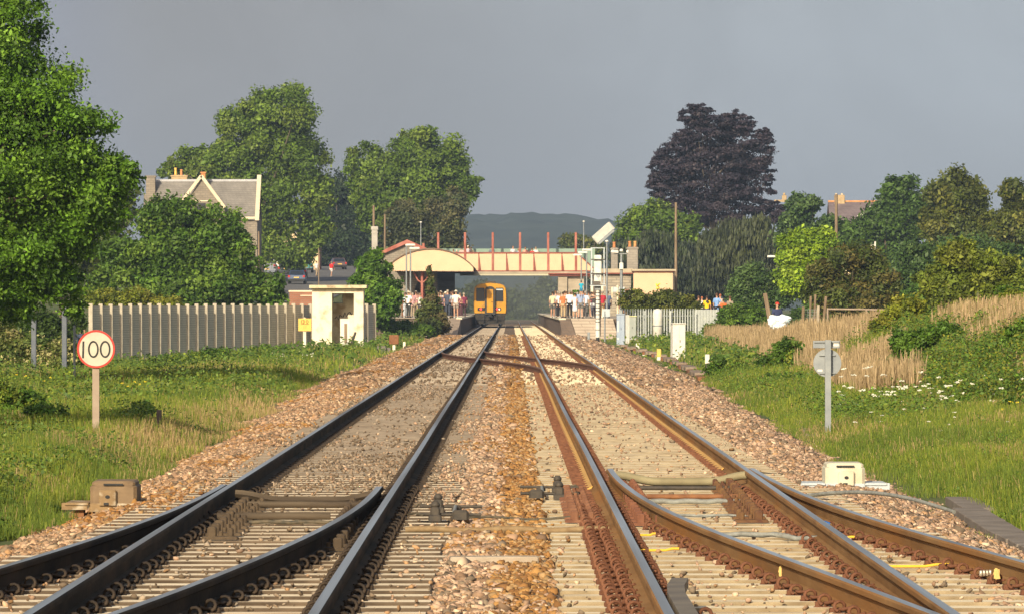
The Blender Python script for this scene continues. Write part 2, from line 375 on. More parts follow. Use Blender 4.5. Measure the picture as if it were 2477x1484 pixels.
def rail(label, path, mats, ck, group, ymax, left=True, right=True, strip=None, ydense=48, skip=lambda y: False):
    o = MB(); o.sweep(PROF, path, PMI); rd = o.mesh('rail', mats, fix=False)
    root = put('rail', rd); tag(root, label, 'rail', group)
    lo = min(p[1] for p in path); hi = max(p[1] for p in path)
    far = MB(); n = 0
    for y in SY:
        if y < lo or y > min(hi, ymax) or skip(y): continue
        x = interp(path, y)
        for s in (-1, 1):
            if (s < 0 and not left) or (s > 0 and not right): continue
            kk = ck if not (ck == 'D' and s > 0) else 'R'
            if y < ydense and n < 100:
                c_ = put('rail_clip', CL[(kk, s)], root, None, (x+random.uniform(-.004, .004), y+random.uniform(-.012, .012), -.165)); c_.rotation_euler = (random.uniform(-.12, .12), 0, random.uniform(-.3, .3)*.4); c_.scale = (1, 1, random.uniform(.78, 1.0)); n += 1
            elif y < 330:
                wd = .15 if kk == 'D' else .10
                far.box((x+s*(.075+wd/2), y, -.152), (wd, .11, .036))
    if far.v:
        f = far.build('rail_clip', m_clipL if ck == 'L' else m_clipR, root); f['kind'] = 'stuff'
    if strip:
        b = MB(); b.sweep([(-.10,-.158),(-.072,-.158),(-.045,-.125),(-.05,-.12),(-.10,-.145)], [(p[0], p[1]) for p in path if strip[0] <= p[1] <= strip[1]])
        put('insulator_strip', b.mesh('insulator_strip', m_ochre, fix=False), root)
    return root
def straight(x, y0, y1, st=4): 
    n = max(2, int((y1-y0)/st)); return [(x+(.004*math.sin((y0+(y1-y0)*i/n)*.13)), y0+(y1-y0)*i/n) for i in range(n+1)]
XL0, XL1, XR0, XR1 = -2.5425, -1.0375, .8345, 2.3395
G = 'running rails of the two tracks'
rail('long dark rail with worn shiny top, leftmost of the four that run to the horizon', straight(XL0, 22, 640), m_railL, 'L', G, 330, ydense=52)
rail('dark rail on the right side of the track the train stands on', straight(XL1, 22, 640), m_railL, 'L', G, 330, ydense=52)
rail('rusty brown rail with double row of clips beside it, left rail of the empty track', straight(XR0, 22, 640, 2), m_railR, 'D', G, 330, strip=(52, 175), ydense=47)
rail('brown rail with blue shiny top, right rail of the empty track', straight(XR1, 22, 640, 2), m_railR, 'R', G, 330, strip=(58, 175), ydense=52)
def spl(tab, s):
    for (a, p), (b, q) in zip(tab[:-1], tab[1:]):
        if s <= b: t = (s-a)/(b-a); return p+(q-p)*t
    return tab[-1][1]
dR = [(0,.155),(3,.165),(6,.215),(9,.30),(12,.44),(15,.62),(18,.84),(21,1.07),(24,1.29),(28,1.58),(33,1.95)]
dL = [(0,.15),(3,.16),(6,.215),(9,.32),(12,.465),(15,.65),(18,.86),(21,1.12),(25,1.46),(27,1.63)]
def smoothtab(tab): 
    return lambda s: sum(spl(tab, max(0, s+k)) for k in (-1.5,-.75,0,.75,1.5))/5
fR, fL = smoothtab(dR), smoothtab(dL)
GS = 'curving switch rails of the turnouts'
def fan(p0, sgn, f, y0, sub=0, off=0):
    pts = []; y = 22.0
    while y <= y0-.01: pts.append((p0+sgn*max(.0, f(y0-y)-sub), y, -.004)); y += .6
    pts.append((p0+sgn*max(0, f(0)-sub), y0, -.012)); return pts
rail('outer curved rail of the left turnout, breaking away left beside the motor box', fan(XL0-.075, -1, fL, 49.2, .15), m_railL, 'L', GS, 330, left=False, ydense=46, skip=lambda y: y > 45)
rail('dark pointed switch rail curving left across the left track, tip by the long rail', fan(XL1, -1, fL, 48.7), m_railL, 'L', GS, 330, left=False, ydense=38, skip=lambda y: y > 38)
rail('rusty pointed switch rail curving right across the right track, tip beside the clips', fan(XR0, 1, fR, 53.9), m_railR, 'R', GS, 330, right=False, ydense=44, skip=lambda y: y > 43)
rail('rusty curved rail sweeping out to the right edge by the white motor box', fan(XR1+.075, 1, fR, 54.2, .155), m_railR, 'R', GS, 330, right=False, ydense=44, skip=lambda y: y > 43)
def cross(xa, ya, xb, yb):
    n = 40; return [(xa+(xb-xa)*(.22*t+.78*t*t*(3-2*t)), ya+(yb-ya)*t, -.006) for t in [i/n for i in range(n+1)]][::-1]
rail('rust red crossover rail, upper of the two crossing between the tracks', cross(-1.0, 199, XR1-.03, 147), m_railX, 'R', 'crossover rails', 0)
rail('rust red crossover rail, lower of the two crossing between the tracks', cross(XL0+.05, 194, XR0-.03, 141), m_railX, 'R', 'crossover rails', 0)
b = MB(); b.sweep([(-.05,.01),(.05,.01),(.05,-.05),(.02,-.07),(.02,-.15),(-.02,-.15),(-.02,-.07),(-.05,-.05)], [(.93,22),(.93,30.2),(.95,31.0),(1.0,31.8)])
ck_ = put('check_rail', b.mesh('check_rail', [mat('check_steel', (.14,.115,.09), (.20,.165,.12), 3, .6, .3)], fix=True)); tag(ck_, 'short grey guard rail with a flared end in the bottom right of the tracks', 'check rail')
for y in (26.5, 28.4, 30.4): put('rail_clip', CL[('R', 1)], ck_, None, (.99, y, -.165))

# ------------------------------------------------------------------ sleepers
def pmat(name, *a, **k):                              # same as mat() but patterned by place, so copies differ
    m = mat(name, *a, **k); nt = m.node_tree; g = nt.nodes.new('ShaderNodeNewGeometry')
    for n in nt.nodes:
        if n.type == 'MAPPING': nt.links.new(g.outputs['Position'], n.inputs['Vector'])
    return m
m_slL = [pmat('stained_concrete_top', (.82,.70,.51), (.66,.54,.38), 4, .9, bump=.3, stretch=(1,4,1), c3=(.46,.34,.21), s3=.9), pmat('stained_concrete_side', (.075,.052,.034), (.14,.10,.065), 5, .95)]  # dirty sides, set darker still to offset the sun on front faces
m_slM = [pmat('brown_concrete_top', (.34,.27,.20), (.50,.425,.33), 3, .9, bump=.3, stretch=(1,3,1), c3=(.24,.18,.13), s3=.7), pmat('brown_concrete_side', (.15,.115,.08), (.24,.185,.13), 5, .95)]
m_slR = [pmat('pale_concrete_top', (.80,.69,.49), (.66,.56,.39), 4, .9, bump=.3, stretch=(1,4,1), c3=(.45,.33,.19), s3=.8), pmat('pale_concrete_side', (.21,.155,.09), (.36,.28,.17), 5, .95)]  # sides darkened here too, against the sun falling on them
_sm = {}
def slmesh(x0, x1, mats, key):
    k = (round(x0, 2), round(x1, 2), key)
    if k not in _sm:
        b = MB(); b.bbox(((x0+x1)/2, 0, -.27), (x1-x0, .275, .2), .012)
        me = b.mesh('sleeper', mats)
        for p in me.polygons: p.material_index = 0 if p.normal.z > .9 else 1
        _sm[k] = me
    return _sm[k]
GL, GRR = 'sleepers under the left track', 'sleepers under the right track'
for i, y in enumerate(SY[:150]):
    x0 = -3.09; x1 = -.49+(.02*math.sin(i*7.1))
    if y < 48.5: x0 = -3.09-round(fL(49.2-y)*4)/4
    if 38.2 < y < 39.1: x1 = .25
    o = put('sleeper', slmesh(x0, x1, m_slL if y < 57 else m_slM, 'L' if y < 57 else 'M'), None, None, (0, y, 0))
    tag(o, 'brown stained concrete sleeper half buried under the left track', 'sleeper', GL)
    x1 = 2.887; x0 = .287+(.03*math.sin(i*5.3))
    if y < 53: x1 = 2.887+round(fR(54-y)*4)/4
    if 44 < y < 45.2: x0 = -.3
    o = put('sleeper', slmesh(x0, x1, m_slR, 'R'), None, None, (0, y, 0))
    tag(o, 'pale cream concrete sleeper under the right track', 'sleeper', GRR)
b = MB()
for y in SY[150:]:
    if y > 520: break
    b.bx(-3.09, -.49, y-.13, y+.13, -.37, -.178); 
o = b.build('sleeper', m_slM[0]); tag(o, 'far brown sleepers of the left track running to the station', 'sleeper', kind='stuff')
b = MB()
for y in SY[150:]:
    if y > 520: break
    b.bx(.287, 2.887, y-.13, y+.13, -.37, -.178)
o = b.build('sleeper', m_slR[0]); tag(o, 'far pale sleepers of the right track running to the station', 'sleeper', kind='stuff')
# ------------------------------------------------------------------ foliage
m_leaf = colmat('leaf', .55, .30, .3)
m_leafd = colmat('dark_leaf', .6, .12, .35)
m_blade = colmat('grass_blade', .6, .35, .2)
m_bark = mat('bark', (.10,.08,.06), (.19,.155,.12), 3, .95, bump=.8, bs=8, stretch=(1,1,.25))
def unit(n, r):
    v = r.normal(size=(n, 3)); return v/np.linalg.norm(v, axis=1)[:, None]
def quads(P, nrm, L_, W_, cols, r, droop=0.):
    n = len(P); t = np.cross(nrm, unit(n, r)+1e-6); t /= np.linalg.norm(t, axis=1)[:, None]
    if droop: t = t*(1-droop)+np.array([0,0,-1.])*droop; t /= np.linalg.norm(t, axis=1)[:, None]
    b = np.cross(nrm, t); b /= np.linalg.norm(b, axis=1)[:, None]+1e-9
    L_ = L_[:, None]; W_ = W_[:, None]
    V = np.stack([P-t*L_*.5, P+b*W_*.5-t*L_*.05, P+t*L_*.5, P-b*W_*.5-t*L_*.05], 1).reshape(-1, 3)
    return V, np.arange(4*n).reshape(-1, 4), np.repeat(cols, 4, axis=0)
def bpx(Y, lst, dep=.8):
    o = []
    for q in lst:
        x, y, rx, rz = q[:4]; c = at(x, y, Y); k = Y/F; off = q[4] if len(q) > 4 else 0
        o.append((c.x, Y+off, c.z, rx*k, max(rx, rz)*k*dep, rz*k))
    return o
WARM = (1.02, 1.0, .62)
def crown(blobs, nleaf, L_, pal, r, lobe=.36, nl=18, up=.35, flat=.8, wr=.55, droop=0., fill=.14, cj=.10, lj=.26):
    pal = np.array(pal, float)*np.array(WARM); w_ = np.array([b[3]*b[5]+.35*b[3]*b[4] for b in blobs]); w_ = w_/w_.sum(); out = []
    tips = []
    for b, k in zip(blobs, w_):
        n = int(nleaf*k); c = np.array(b[:3]); Rr = np.array(b[3:6])
        d = unit(nl, r); lc = c+d*Rr*(1-lobe*.75)*r.uniform(.82, 1.12, (nl, 1)); lr = lobe*Rr.mean()*r.uniform(.65, 1.3, nl)
        tips += [tuple(q) for q in lc[:5]]
        tint = r.normal(1, cj, nl); pi = r.integers(0, len(pal), nl)
        nf = int(n*fill); i = r.integers(0, nl, n-nf); ld = unit(n-nf, r)
        rad = lr[i]*r.random(n-nf)**.55*(1.3+.9*(r.random(n-nf)-.5))
        P = lc[i]+ld*rad[:, None]*np.array([1, 1, flat])
        nn = ld*.2+d[i]*.4+np.array([0, 0, up])+r.normal(0, .6, (n-nf, 3))
        C = pal[pi[i]]*(tint[i]*r.normal(1, lj, n-nf)).clip(.45, 1.8)[:, None]
        Pf = c+unit(nf, r)*Rr*(r.random(nf)**.5*.8)[:, None]; P = np.concatenate([P, Pf]); nn = np.concatenate([nn, unit(nf, r)])
        C = np.concatenate([C, pal[r.integers(0, len(pal), nf)]*.9])
        nn /= np.linalg.norm(nn, axis=1)[:, None]; ll = L_*.9*np.exp(r.normal(0, .33, n)).clip(.45, 2)
        out.append(quads(P, nn, ll, ll*wr, C, r, droop))
    V, Fq, C = cat(out); return V, Fq, C, tips
def tree(name, label, cat_, Y, lst, nleaf, L_, pal, base=None, tr=.3, group=None, dark=False, trunk=True, dep=.8, seed=None, limbs=True, **kw):
    r = np.random.default_rng(seed or (abs(int(lst[0][0]*7+lst[0][1]*13+Y))))
    bl = bpx(Y, lst, dep); V, Fq, C, tips = crown(bl, nleaf, L_, pal, r, **kw)
    bxx = base if base is not None else sum(b[0]*b[3] for b in bl)/sum(b[3] for b in bl)
    z0 = g1(bxx, Y)-.1; root = thing(name, label, cat_, (bxx, Y, z0), 0, group)
    V = V-np.array([bxx, Y, z0]); V = V[:, :]
    k = V[:, 2].reshape(-1, 4).min(1) > -.05; Fq = Fq[k]
    put('crown' if trunk else 'foliage', npmesh('crown', V, Fq, C, m_leafd if dark else m_leaf), root)
    if trunk:
        b = MB(); b.smooth = True; top = max(q[2] for q in bl)-z0; cz = sum(q[2]*q[3] for q in bl)/sum(q[3] for q in bl)-z0
        h = max(cz, .5); pts = [(0,0,0),(.05*h*.2,.0,h*.25),(-.03*h*.2,.05*h*.2,h*.55),(.0,0,h),(.02*h,0,(h+top)/2)]
        b.tube(pts, [tr*1.25, tr, tr*.85, tr*.6, tr*.25], 9)
        if limbs:
            for q in tips[::2][:26]:
                a = Vector((0, 0, h*random.uniform(.35, .95))); e = Vector((q[0]-bxx, q[1]-Y, q[2]-z0)); 
                if e.z < .3: continue
                mid = (a+e)/2+Vector((0, 0, -.04*(e-a).length)); b.tube([a, mid, e], [tr*.35, tr*.2, tr*.05], 5)
        b.build('trunk' if nleaf > 6000 else 'stem', m_bark, root)
    return root
ASH = [(.115,.235,.03),(.085,.185,.022),(.15,.28,.045),(.065,.14,.02)]
GR0 = [(.16,.21,.04)]
MID = [(.07,.145,.025),(.095,.18,.035),(.055,.115,.022),(.12,.20,.04)]
LIM = [(.10,.17,.03),(.13,.205,.04),(.08,.14,.026),(.15,.215,.05)]
YEL = [(.19,.22,.03),(.15,.19,.03),(.23,.24,.05),(.12,.16,.028)]
DRK = [(.024,.045,.022),(.032,.058,.027),(.018,.034,.018)]
BLU = [(.07,.13,.055),(.055,.105,.045),(.09,.15,.07)]
OLV = [(.11,.135,.035),(.085,.115,.03),(.14,.15,.045),(.07,.09,.028)]
BRN_ = [(.115,.115,.045),(.09,.12,.035),(.14,.125,.05),(.07,.10,.03)]
LGT = [(.24,.36,.03),(.19,.31,.03),(.28,.40,.05),(.15,.25,.03)]
COP = [(.026,.020,.052),(.036,.028,.066),(.018,.015,.040),(.042,.032,.068)]
EVG = [(.075,.085,.045),(.06,.075,.04),(.095,.095,.055),(.05,.07,.035)]
# the big ash at the left edge
tree('ash_tree', 'tall bright green tree filling the left edge of the picture', 'tree', 124, [(20,45,95,90),(-50,180,170,150),(80,230,125,105),(-40,380,190,150),(110,350,140,110),(190,420,120,85),(275,430,66,58),(60,500,170,120),(215,505,100,66),(310,410,30,26),(90,610,115,95),(-60,640,150,140),(150,690,62,52),(180,745,34,24),(15,725,88,58),(225,300,60,40),(170,590,70,50),(-260,300,190,190,-1.5),(-300,540,190,180,-1),(-230,60,170,150,1),(-120,-140,190,150,0),(-350,-60,180,180,1)],
     250000, .10, ASH, base=-13.6, tr=.28, dep=1.9, nl=28, lobe=.27, fill=.16, flat=.7, cj=.14)
tree('hawthorn', 'large round green tree in front of the slate roofed house, behind the slab fence', 'tree', 300, [(420,545,88,75),(515,565,82,80),(350,640,105,75),(560,640,78,78),(470,690,140,62),(640,695,62,45),(285,625,55,62),(390,515,50,42),(250,690,45,48),(590,600,35,40),(460,712,190,34),(400,600,80,70),(500,640,90,70)],
     95000, .23, MID, tr=.25, nl=26, lobe=.3, cj=.2, fill=.22)
tree('broom_shrub', 'low yellow green shrub showing just above the slab fence', 'shrub', 262, [(245,722,48,28),(320,728,66,24),(400,738,55,16)], 9000, .16, YEL, trunk=False)
tree('lime_tree', 'tallest green tree, behind the stone house with the slate roof', 'tree', 560, [(670,285,105,88),(600,330,85,80),(722,400,75,105),(560,400,85,72),(500,400,58,52),(640,470,105,92),(700,560,85,92),(448,392,45,36),(408,412,30,22),(770,560,36,50),(600,590,55,70),(760,480,45,70)],
     105000, .38, LIM, tr=.45, nl=26, lobe=.28, cj=.16)
tree('dark_tree', 'very dark tree between the tallest green tree and the round crowned one', 'tree', 700, [(830,480,58,85),(800,590,75,95),(855,570,52,85),(765,665,60,55),(850,640,60,50)], 36000, .45, DRK, tr=.4, dark=True, nl=18)  # leaf palette very dark all through
tree('sycamore', 'round crowned green tree left of the footbridge', 'tree', 600, [(1035,385,100,78),(895,400,72,56),(960,455,110,95),(1085,430,64,76),(1115,470,42,60),(880,450,46,50),(1150,434,22,7),(915,520,60,55),(1000,340,40,30),(1005,460,120,110)],
     90000, .38, LIM, tr=.45, nl=26, lobe=.28, cj=.16)
tree('yew_tree', 'dull brown green evergreen tree in front of the round crowned tree', 'tree', 575, [(985,545,52,80),(1062,545,52,72),(1100,520,34,72),(945,600,42,55),(1000,620,80,50),(1080,600,55,50)], 40000, .36, EVG, tr=.4, dark=True, nl=26, lobe=.26)
tree('young_sycamore', 'small bright green tree beside the arched canopy, right of the white hut', 'tree', 335, [(905,645,44,40),(885,690,46,46),(930,705,46,50),(908,745,58,38)], 26000, .24, [(c[0]*.9, c[1]*.9, c[2]) for c in ASH], tr=.12, nl=22, lobe=.32)
tree('small_conifer', 'small pointed conifer in front of the left platform canopy', 'tree', 345, [(1038,655,4,14),(1041,680,9,16),(1043,705,15,18),(1045,732,25,20),(1046,760,37,22),(1047,785,42,22)], 16000, .2, [(.06,.085,.03),(.08,.10,.035),(.10,.085,.05)], tr=.1, nl=16, limbs=False, dark=True, dep=1)
tree('copper_beech', 'tall dark purple leaved tree against the grey sky', 'tree', 600, [(1715,322,82,62),(1648,385,66,62),(1792,370,80,66),(1720,420,120,80),(1632,455,64,52),(1826,440,56,56),(1690,285,50,36),(1740,500,112,52),(1600,420,34,50),(1855,515,52,36),(1640,510,52,34),(1845,330,26,22),(1780,300,50,36)],
     115000, .34, COP, tr=.35, dark=True, nl=46, lobe=.19, flat=.38, fill=.12, up=.6)
tree('willow', 'yellow green tree left of the copper leaved one, behind the station', 'tree', 560, [(1590,530,78,44),(1530,560,46,42),(1650,560,60,42),(1560,600,60,50)], 26000, .36, LIM, tr=.3, nl=22)
tree('weeping_cypress', 'dark weeping evergreen behind the station chimneys', 'tree', 545, [(1520,640,42,72),(1570,640,42,80),(1620,640,40,84),(1670,650,36,74)], 30000, .6, [(.026,.04,.026),(.036,.052,.03),(.018,.03,.02)], tr=.3, dark=True, droop=.85, wr=.3, nl=18, lobe=.3)
tree('weeping_cypress', 'olive weeping evergreen under the copper leaved tree', 'tree', 540, [(1715,630,36,80),(1755,625,36,92),(1800,615,36,98),(1845,605,38,92),(1880,650,30,66)], 34000, .6, [(.04,.052,.032),(.052,.064,.036),(.028,.04,.026)], tr=.3, dark=True, droop=.85, wr=.3, nl=18, lobe=.3)
tree('dark_hedge', 'dark hedge behind the station building and the path', 'hedge', 575, [(1560,700,80,50),(1690,700,90,48),(1810,700,70,50),(1470,690,40,40)], 26000, .45, DRK, trunk=False, dark=True)
tree('poplar', 'mid green tree left of the far red ridged roof', 'tree', 480, [(1945,500,44,42),(1925,560,56,52),(1990,565,52,52),(1965,620,60,50)], 26000, .36, BLU, tr=.3)
tree('golden_tree', 'bright lime green tree, the brightest on the right', 'tree', 340, [(1930,605,54,56),(1985,592,48,46),(1915,665,42,52),(1960,690,60,50)], 30000, .22, LGT, tr=.15, nl=24, lobe=.32)
tree('hawthorn', 'brownish green round bush beside the lime green tree', 'tree', 290, [(2060,645,80,62),(2000,690,66,60),(2125,685,68,58),(2050,715,92,50)], 34000, .2, BRN_, tr=.15, nl=26, lobe=.3, group=None)
tree('elder_bush', 'blue green shrub behind the people on the path', 'shrub', 345, [(1830,685,62,42),(1795,715,48,38),(1880,705,42,44)], 22000, .2, BLU, trunk=False, nl=22)
tree('oak_tree', 'dark green tree right of the far red ridged roof', 'tree', 480, [(2178,468,58,50),(2150,535,80,62),(2060,575,66,46),(2220,530,50,66),(2190,620,70,60),(2100,620,60,50)], 44000, .36, [(.06,.115,.035),(.075,.14,.04),(.045,.09,.03)], tr=.35, nl=26)
tree('oak_tree', 'tall olive green tree second from the right edge', 'tree', 430, [(2312,465,72,58),(2340,535,80,62),(2270,540,50,62),(2330,610,90,50)], 40000, .33, OLV, tr=.35, nl=26)
tree('oak_tree', 'olive green tree cut by the right edge of the picture', 'tree', 420, [(2452,475,36,44),(2425,550,56,60),(2485,560,50,76),(2500,480,30,40)], 26000, .33, OLV, tr=.3, nl=24)
tree('blackthorn', 'dusky green thicket below the tall trees on the right', 'shrub', 335, [(2225,640,62,62),(2345,625,95,52),(2440,640,62,52),(2160,690,60,48),(2270,700,80,40)], 40000, .24, BLU, trunk=False, nl=26)
tree('hawthorn', 'yellow olive spreading bush above the reeds at right', 'tree', 200, [(2325,622,66,42),(2405,655,82,44),(2265,675,52,36),(2470,690,60,44),(2350,690,80,30),(2300,710,80,40),(2420,720,90,40)], 60000, .16, [(.15,.19,.035),(.12,.165,.03),(.17,.20,.045),(.10,.14,.028)], tr=.12, nl=26, lobe=.3, cj=.2, fill=.2)
tree('dogwood', 'dull green thicket behind the back reeds, right of the tubular gate', 'shrub', 228, [(2240,740,70,44),(2330,745,80,40),(2440,740,80,46)], 26000, .15, BLU+MID[:2], trunk=False, nl=26)
tree('hedge', 'rough dark hedge behind the tubular gate and wooden posts', 'hedge', 312, [(1990,750,60,36),(2080,755,80,36),(2160,745,60,44),(2230,740,60,50)], 26000, .2, MID, trunk=False, nl=24)
tree('privet_bush', 'yellow green bush at the end of the tubular gate', 'shrub', 150, [(2185,758,56,40),(2240,790,60,40),(2150,790,46,30),(2210,820,70,36),(2290,790,50,34),(2340,770,50,40)], 44000, .11, YEL, trunk=False, nl=26)
tree('bramble_bush', 'green bramble bush between the two beds of dry reed', 'shrub', 118, [(2230,850,70,44),(2300,880,80,46),(2180,880,40,30),(2290,810,46,34),(2340,900,90,40),(2240,910,70,30),(2200,820,50,30)], 60000, .085, MID, trunk=False, nl=30, lobe=.26)
tree('bramble_bush', 'yellow green bramble bush at the right edge of the picture', 'shrub', 104, [(2420,870,70,58),(2480,820,50,50),(2470,910,60,40),(2380,910,60,34),(2500,880,60,60)], 46000, .08, YEL[:2]+MID[:2], trunk=False, nl=30, lobe=.26)
tree('bramble_bush', 'low green shrub left of the grey signs seen from behind', 'shrub', 148, [(1905,852,34,40),(1868,885,42,26),(1930,890,34,30)], 15000, .09, MID+YEL[:1], trunk=False, nl=26, lobe=.28)
tree('bramble_bush', 'large rough green bramble mound right of the privet, below the olive bush', 'shrub', 150, [(2290,790,80,52),(2350,810,80,52),(2250,830,60,40),(2400,780,60,40)], 50000, .095, MID+YEL[:1], trunk=False, nl=34, lobe=.26)
tree('bramble_bush', 'tall yellow green thicket at the right edge above the reeds', 'shrub', 138, [(2440,745,60,50),(2490,770,50,60)], 24000, .09, YEL+MID[:1], trunk=False, nl=30, lobe=.26)
tree('ivy_bush', 'dark ivy bush behind the palisade fence', 'shrub', 315, [(1535,724,42,26),(1600,730,50,30),(1660,740,42,26),(1580,765,90,34),(1680,780,50,30)], 26000, .17, OLV, trunk=False, nl=20)
tree('laurel_bush', 'green bush between the palisade fence and the leaning post', 'shrub', 292, [(1770,772,46,34),(1830,770,50,36),(1880,790,40,30),(1725,800,30,20)], 18000, .16, MID, trunk=False, nl=22)
tree('elder_bush', 'green bush right of the person in the red cap', 'shrub', 262, [(1935,775,32,34),(1915,800,30,24)], 9000, .15, BLU, trunk=False)
tree('ivy_bush', 'low green bush at the foot of the left platform', 'shrub', 338, [(965,792,46,18),(1010,800,40,16),(930,775,30,20)], 12000, .17, MID, trunk=False)
tree('hedge', 'pale flowering hedge behind the concrete posts at the left edge', 'hedge', 178, [(60,850,70,44),(140,860,62,44),(0,830,60,60),(190,870,40,40)], 22000, .12, [(.10,.15,.05),(.14,.17,.07),(.40,.38,.27),(.08,.13,.03)], trunk=False, nl=26)
tree('hedge', 'dark green undergrowth beneath the big ash tree at the left edge', 'hedge', 196, [(10,790,80,56),(100,795,66,50),(150,840,50,40),(40,860,90,44),(185,780,26,30)], 26000, .13, [(.05,.09,.025),(.04,.075,.02),(.065,.11,.03)], trunk=False, nl=28)
tree('ash_tree', 'dull green tree showing behind the ash at the left edge', 'tree', 340, [(200,480,90,90),(230,600,80,90),(110,620,110,110),(20,650,110,110),(290,500,60,60)], 34000, .3, [(.075,.105,.035),(.09,.12,.04),(.06,.09,.03)], tr=.3, nl=24)
for i, (x, y, rx, rz, lb) in enumerate([(1165,725,50,52,'hazy tree beyond the footbridge, left of the train'), (1245,735,62,42,'hazy tree beyond the footbridge, straight above the train roof'), (1320,725,52,50,'hazy tree beyond the footbridge, above the empty track'), (1395,715,52,56,'hazy tree beyond the footbridge, behind the concrete pier')]):
    tree('hazy_tree', lb, 'tree', 900, [(x, y, rx, rz), (x+20, y+20, rx*.8, rz*.6)], 9000, .8, [(.06,.085,.035),(.075,.10,.04)], tr=.3, group=None)
tree('far_tree', 'small far tree left of the signal head against the hill', 'tree', 800, [(1390,590,34,28),(1420,610,40,34)], 9000, .6, OLV, tr=.3)
tree('small_shrub', 'little green shrub on the right platform by the pier', 'shrub', 372, [(1395,712,14,12),(1410,722,12,10)], 3000, .17, MID, trunk=False)

tree('ash_tree', 'ash tree outside the left edge that shades the grass by the 100 sign', 'tree', 72, [(-400,330,170,160),(-330,230,150,120),(-560,400,170,150),(-380,480,190,110),(-250,380,120,90),(-420,100,170,120)], 80000, .2, ASH, tr=.2)
for lb, Y_, l_, n_ in [('leafy weed clump at the left edge below the ash tree', 84, [(30,985,90,44),(-40,960,80,60)], 15000), ('leafy weed clump left of the brown point machine', 60, [(20,1150,90,60),(110,1180,60,36)], 15000), ('leafy weed clump in the bottom left corner of the grass', 55, [(-20,1210,90,44)], 9000), ('nettle clump left of the 100 sign post', 80, [(110,1010,60,36),(170,1030,40,24)], 9000), ('nettle clump between the 100 sign post and the wooden stump', 84, [(300,1015,46,26),(345,985,30,16)], 6000),
    ('weed clump at the foot of the slab fence, left part', 206, [(420,880,80,22),(520,868,70,22)], 9000), ('weed clump at the foot of the slab fence beside the yellow sign', 222, [(650,858,60,18),(600,862,50,16)], 6000),
    ('dark leafy clump among the white flowers', 96, [(2320,990,56,30),(2290,1010,40,20)], 8000), ('leafy green clump at the right edge under the white flowers', 88, [(2460,1010,60,50),(2420,1040,50,30)], 10000), ('green weed bank right of the black and white post', 150, [(1760,900,60,34),(1830,920,60,34),(1790,940,50,24)], 16000), ('green weed bank left of the grey signs', 128, [(1890,935,60,34),(1950,960,50,30)], 13000)]:
    tree('weed_clump', lb, 'weeds', Y_, l_, n_, .00075*Y_*.8+.012, MID+GR0, trunk=False, nl=30, lobe=.28, cj=.2)
# ------------------------------------------------------------------ grass, reeds and weeds
def blades(X, Y, h, wd, C, r, lean=.25):
    n = len(X); Z = gz(X, Y)-.03; a = r.uniform(0, 2*math.pi, n)
    P = np.stack([X, Y, Z], -1); s = np.stack([np.cos(a), np.sin(a)*.5, 0*a], -1)*wd[:, None]*.5
    ln = r.normal(0, lean, (n, 2)); tip = P+np.stack([ln[:, 0]*h, ln[:, 1]*h, h], -1); mid = P+np.stack([ln[:, 0]*h*.28, ln[:, 1]*h*.28, h*.55], -1)
    V = np.stack([P-s, P+s, mid+s*.75, tip, mid-s*.75], 1).reshape(-1, 3)
    i = 5*np.arange(n)[:, None]
    return V, np.concatenate([i+np.array([[0,1,2,4]]), i+np.array([[4,2,3,3]])]), np.repeat(C, 5, axis=0)
def pick(pal, n, r, j=.15): pal = np.array(pal)*np.array([1.12, 1., .8]); return pal[r.integers(0, len(pal), n)]*r.normal(1, j, n).clip(.5, 1.6)[:, None]
def inside(X, Y, m=1.2): return np.abs(X) < Y*.0953+m
def zone(n, y0, y1, side, r, x0=4.0, x1=30, p=1.0):
    Y = y0+(y1-y0)*r.random(n)**p; X = x0+(np.minimum(x1, Y*.0953+1.3)-x0)*r.random(n); k = X > we(Y)-.05+(vn(X*0+(3 if side < 0 else 9), Y*.35)-.5)*.9
    return side*X[k], Y[k]
GR1 = [(.17,.24,.035),(.13,.20,.03),(.22,.27,.05),(.09,.155,.028)]
GR2 = [(.10,.165,.03),(.13,.20,.035),(.075,.13,.025)]
DRY = [(.42,.34,.20),(.34,.27,.17),(.48,.40,.25)]
def grasscol(X, Y, r, side):
    n = len(X); k = fbm(X*.5+(0 if side < 0 else 60), Y*.11, 3); C = pick(GR1, n, r); a = r.random(n) < ss(.42, .62, k)*.85; C[a] = pick(GR2, n, r)[a]
    a = r.random(n) < (.04+.28*ss(.6, .75, vn(X*.8, Y*.2+9))+(.55*ss(-5.9, -5.0, X)*ss(62, 80, Y)*ss(125, 95, Y) if side < 0 else 0)); C[a] = (pick(DRY, n, r)*.8)[a]; return C
parts = []
for side in (-1, 1):
    for n, y0, y1, h0, h1, wd in [(80000,44,66,.25,.8,.008),(100000,66,100,.22,.68,.010),(96000,100,160,.22,.6,.018),(36000,160,340,.2,.6,.045)]:
        X, Y = zone(n, y0, y1, side, rng)
        if side > 0:
            k = rng.random(len(X)) > .75*ss(5.0, 4.5, X)*(Y < 66)*(Y > 46); X, Y = X[k], Y[k]
        k = ~((side > 0) & (X > 4.05) & (X < 4.6) & (Y < 57)); X, Y = X[k], Y[k]
        d = np.abs(X)-we(Y); h = rng.uniform(h0, h1, len(X))*(.35+.65*ss(0, 1.1, d))*(.7+.6*fbm(X*.9, Y*.3, 2))
        sk = 1 if side < 0 or y0 > 99 else .72
        sk = sk*(1.3 if y0 < 150 else 1.15)*np.where((side > 0) & (Y > 150) & (X < 6.3), .35, 1.); parts.append(blades(X, Y, h*sk, wd*rng.uniform(.5, 1.2, len(X))*.85, grasscol(X, Y, rng, side), rng, .25 if side < 0 else .38))
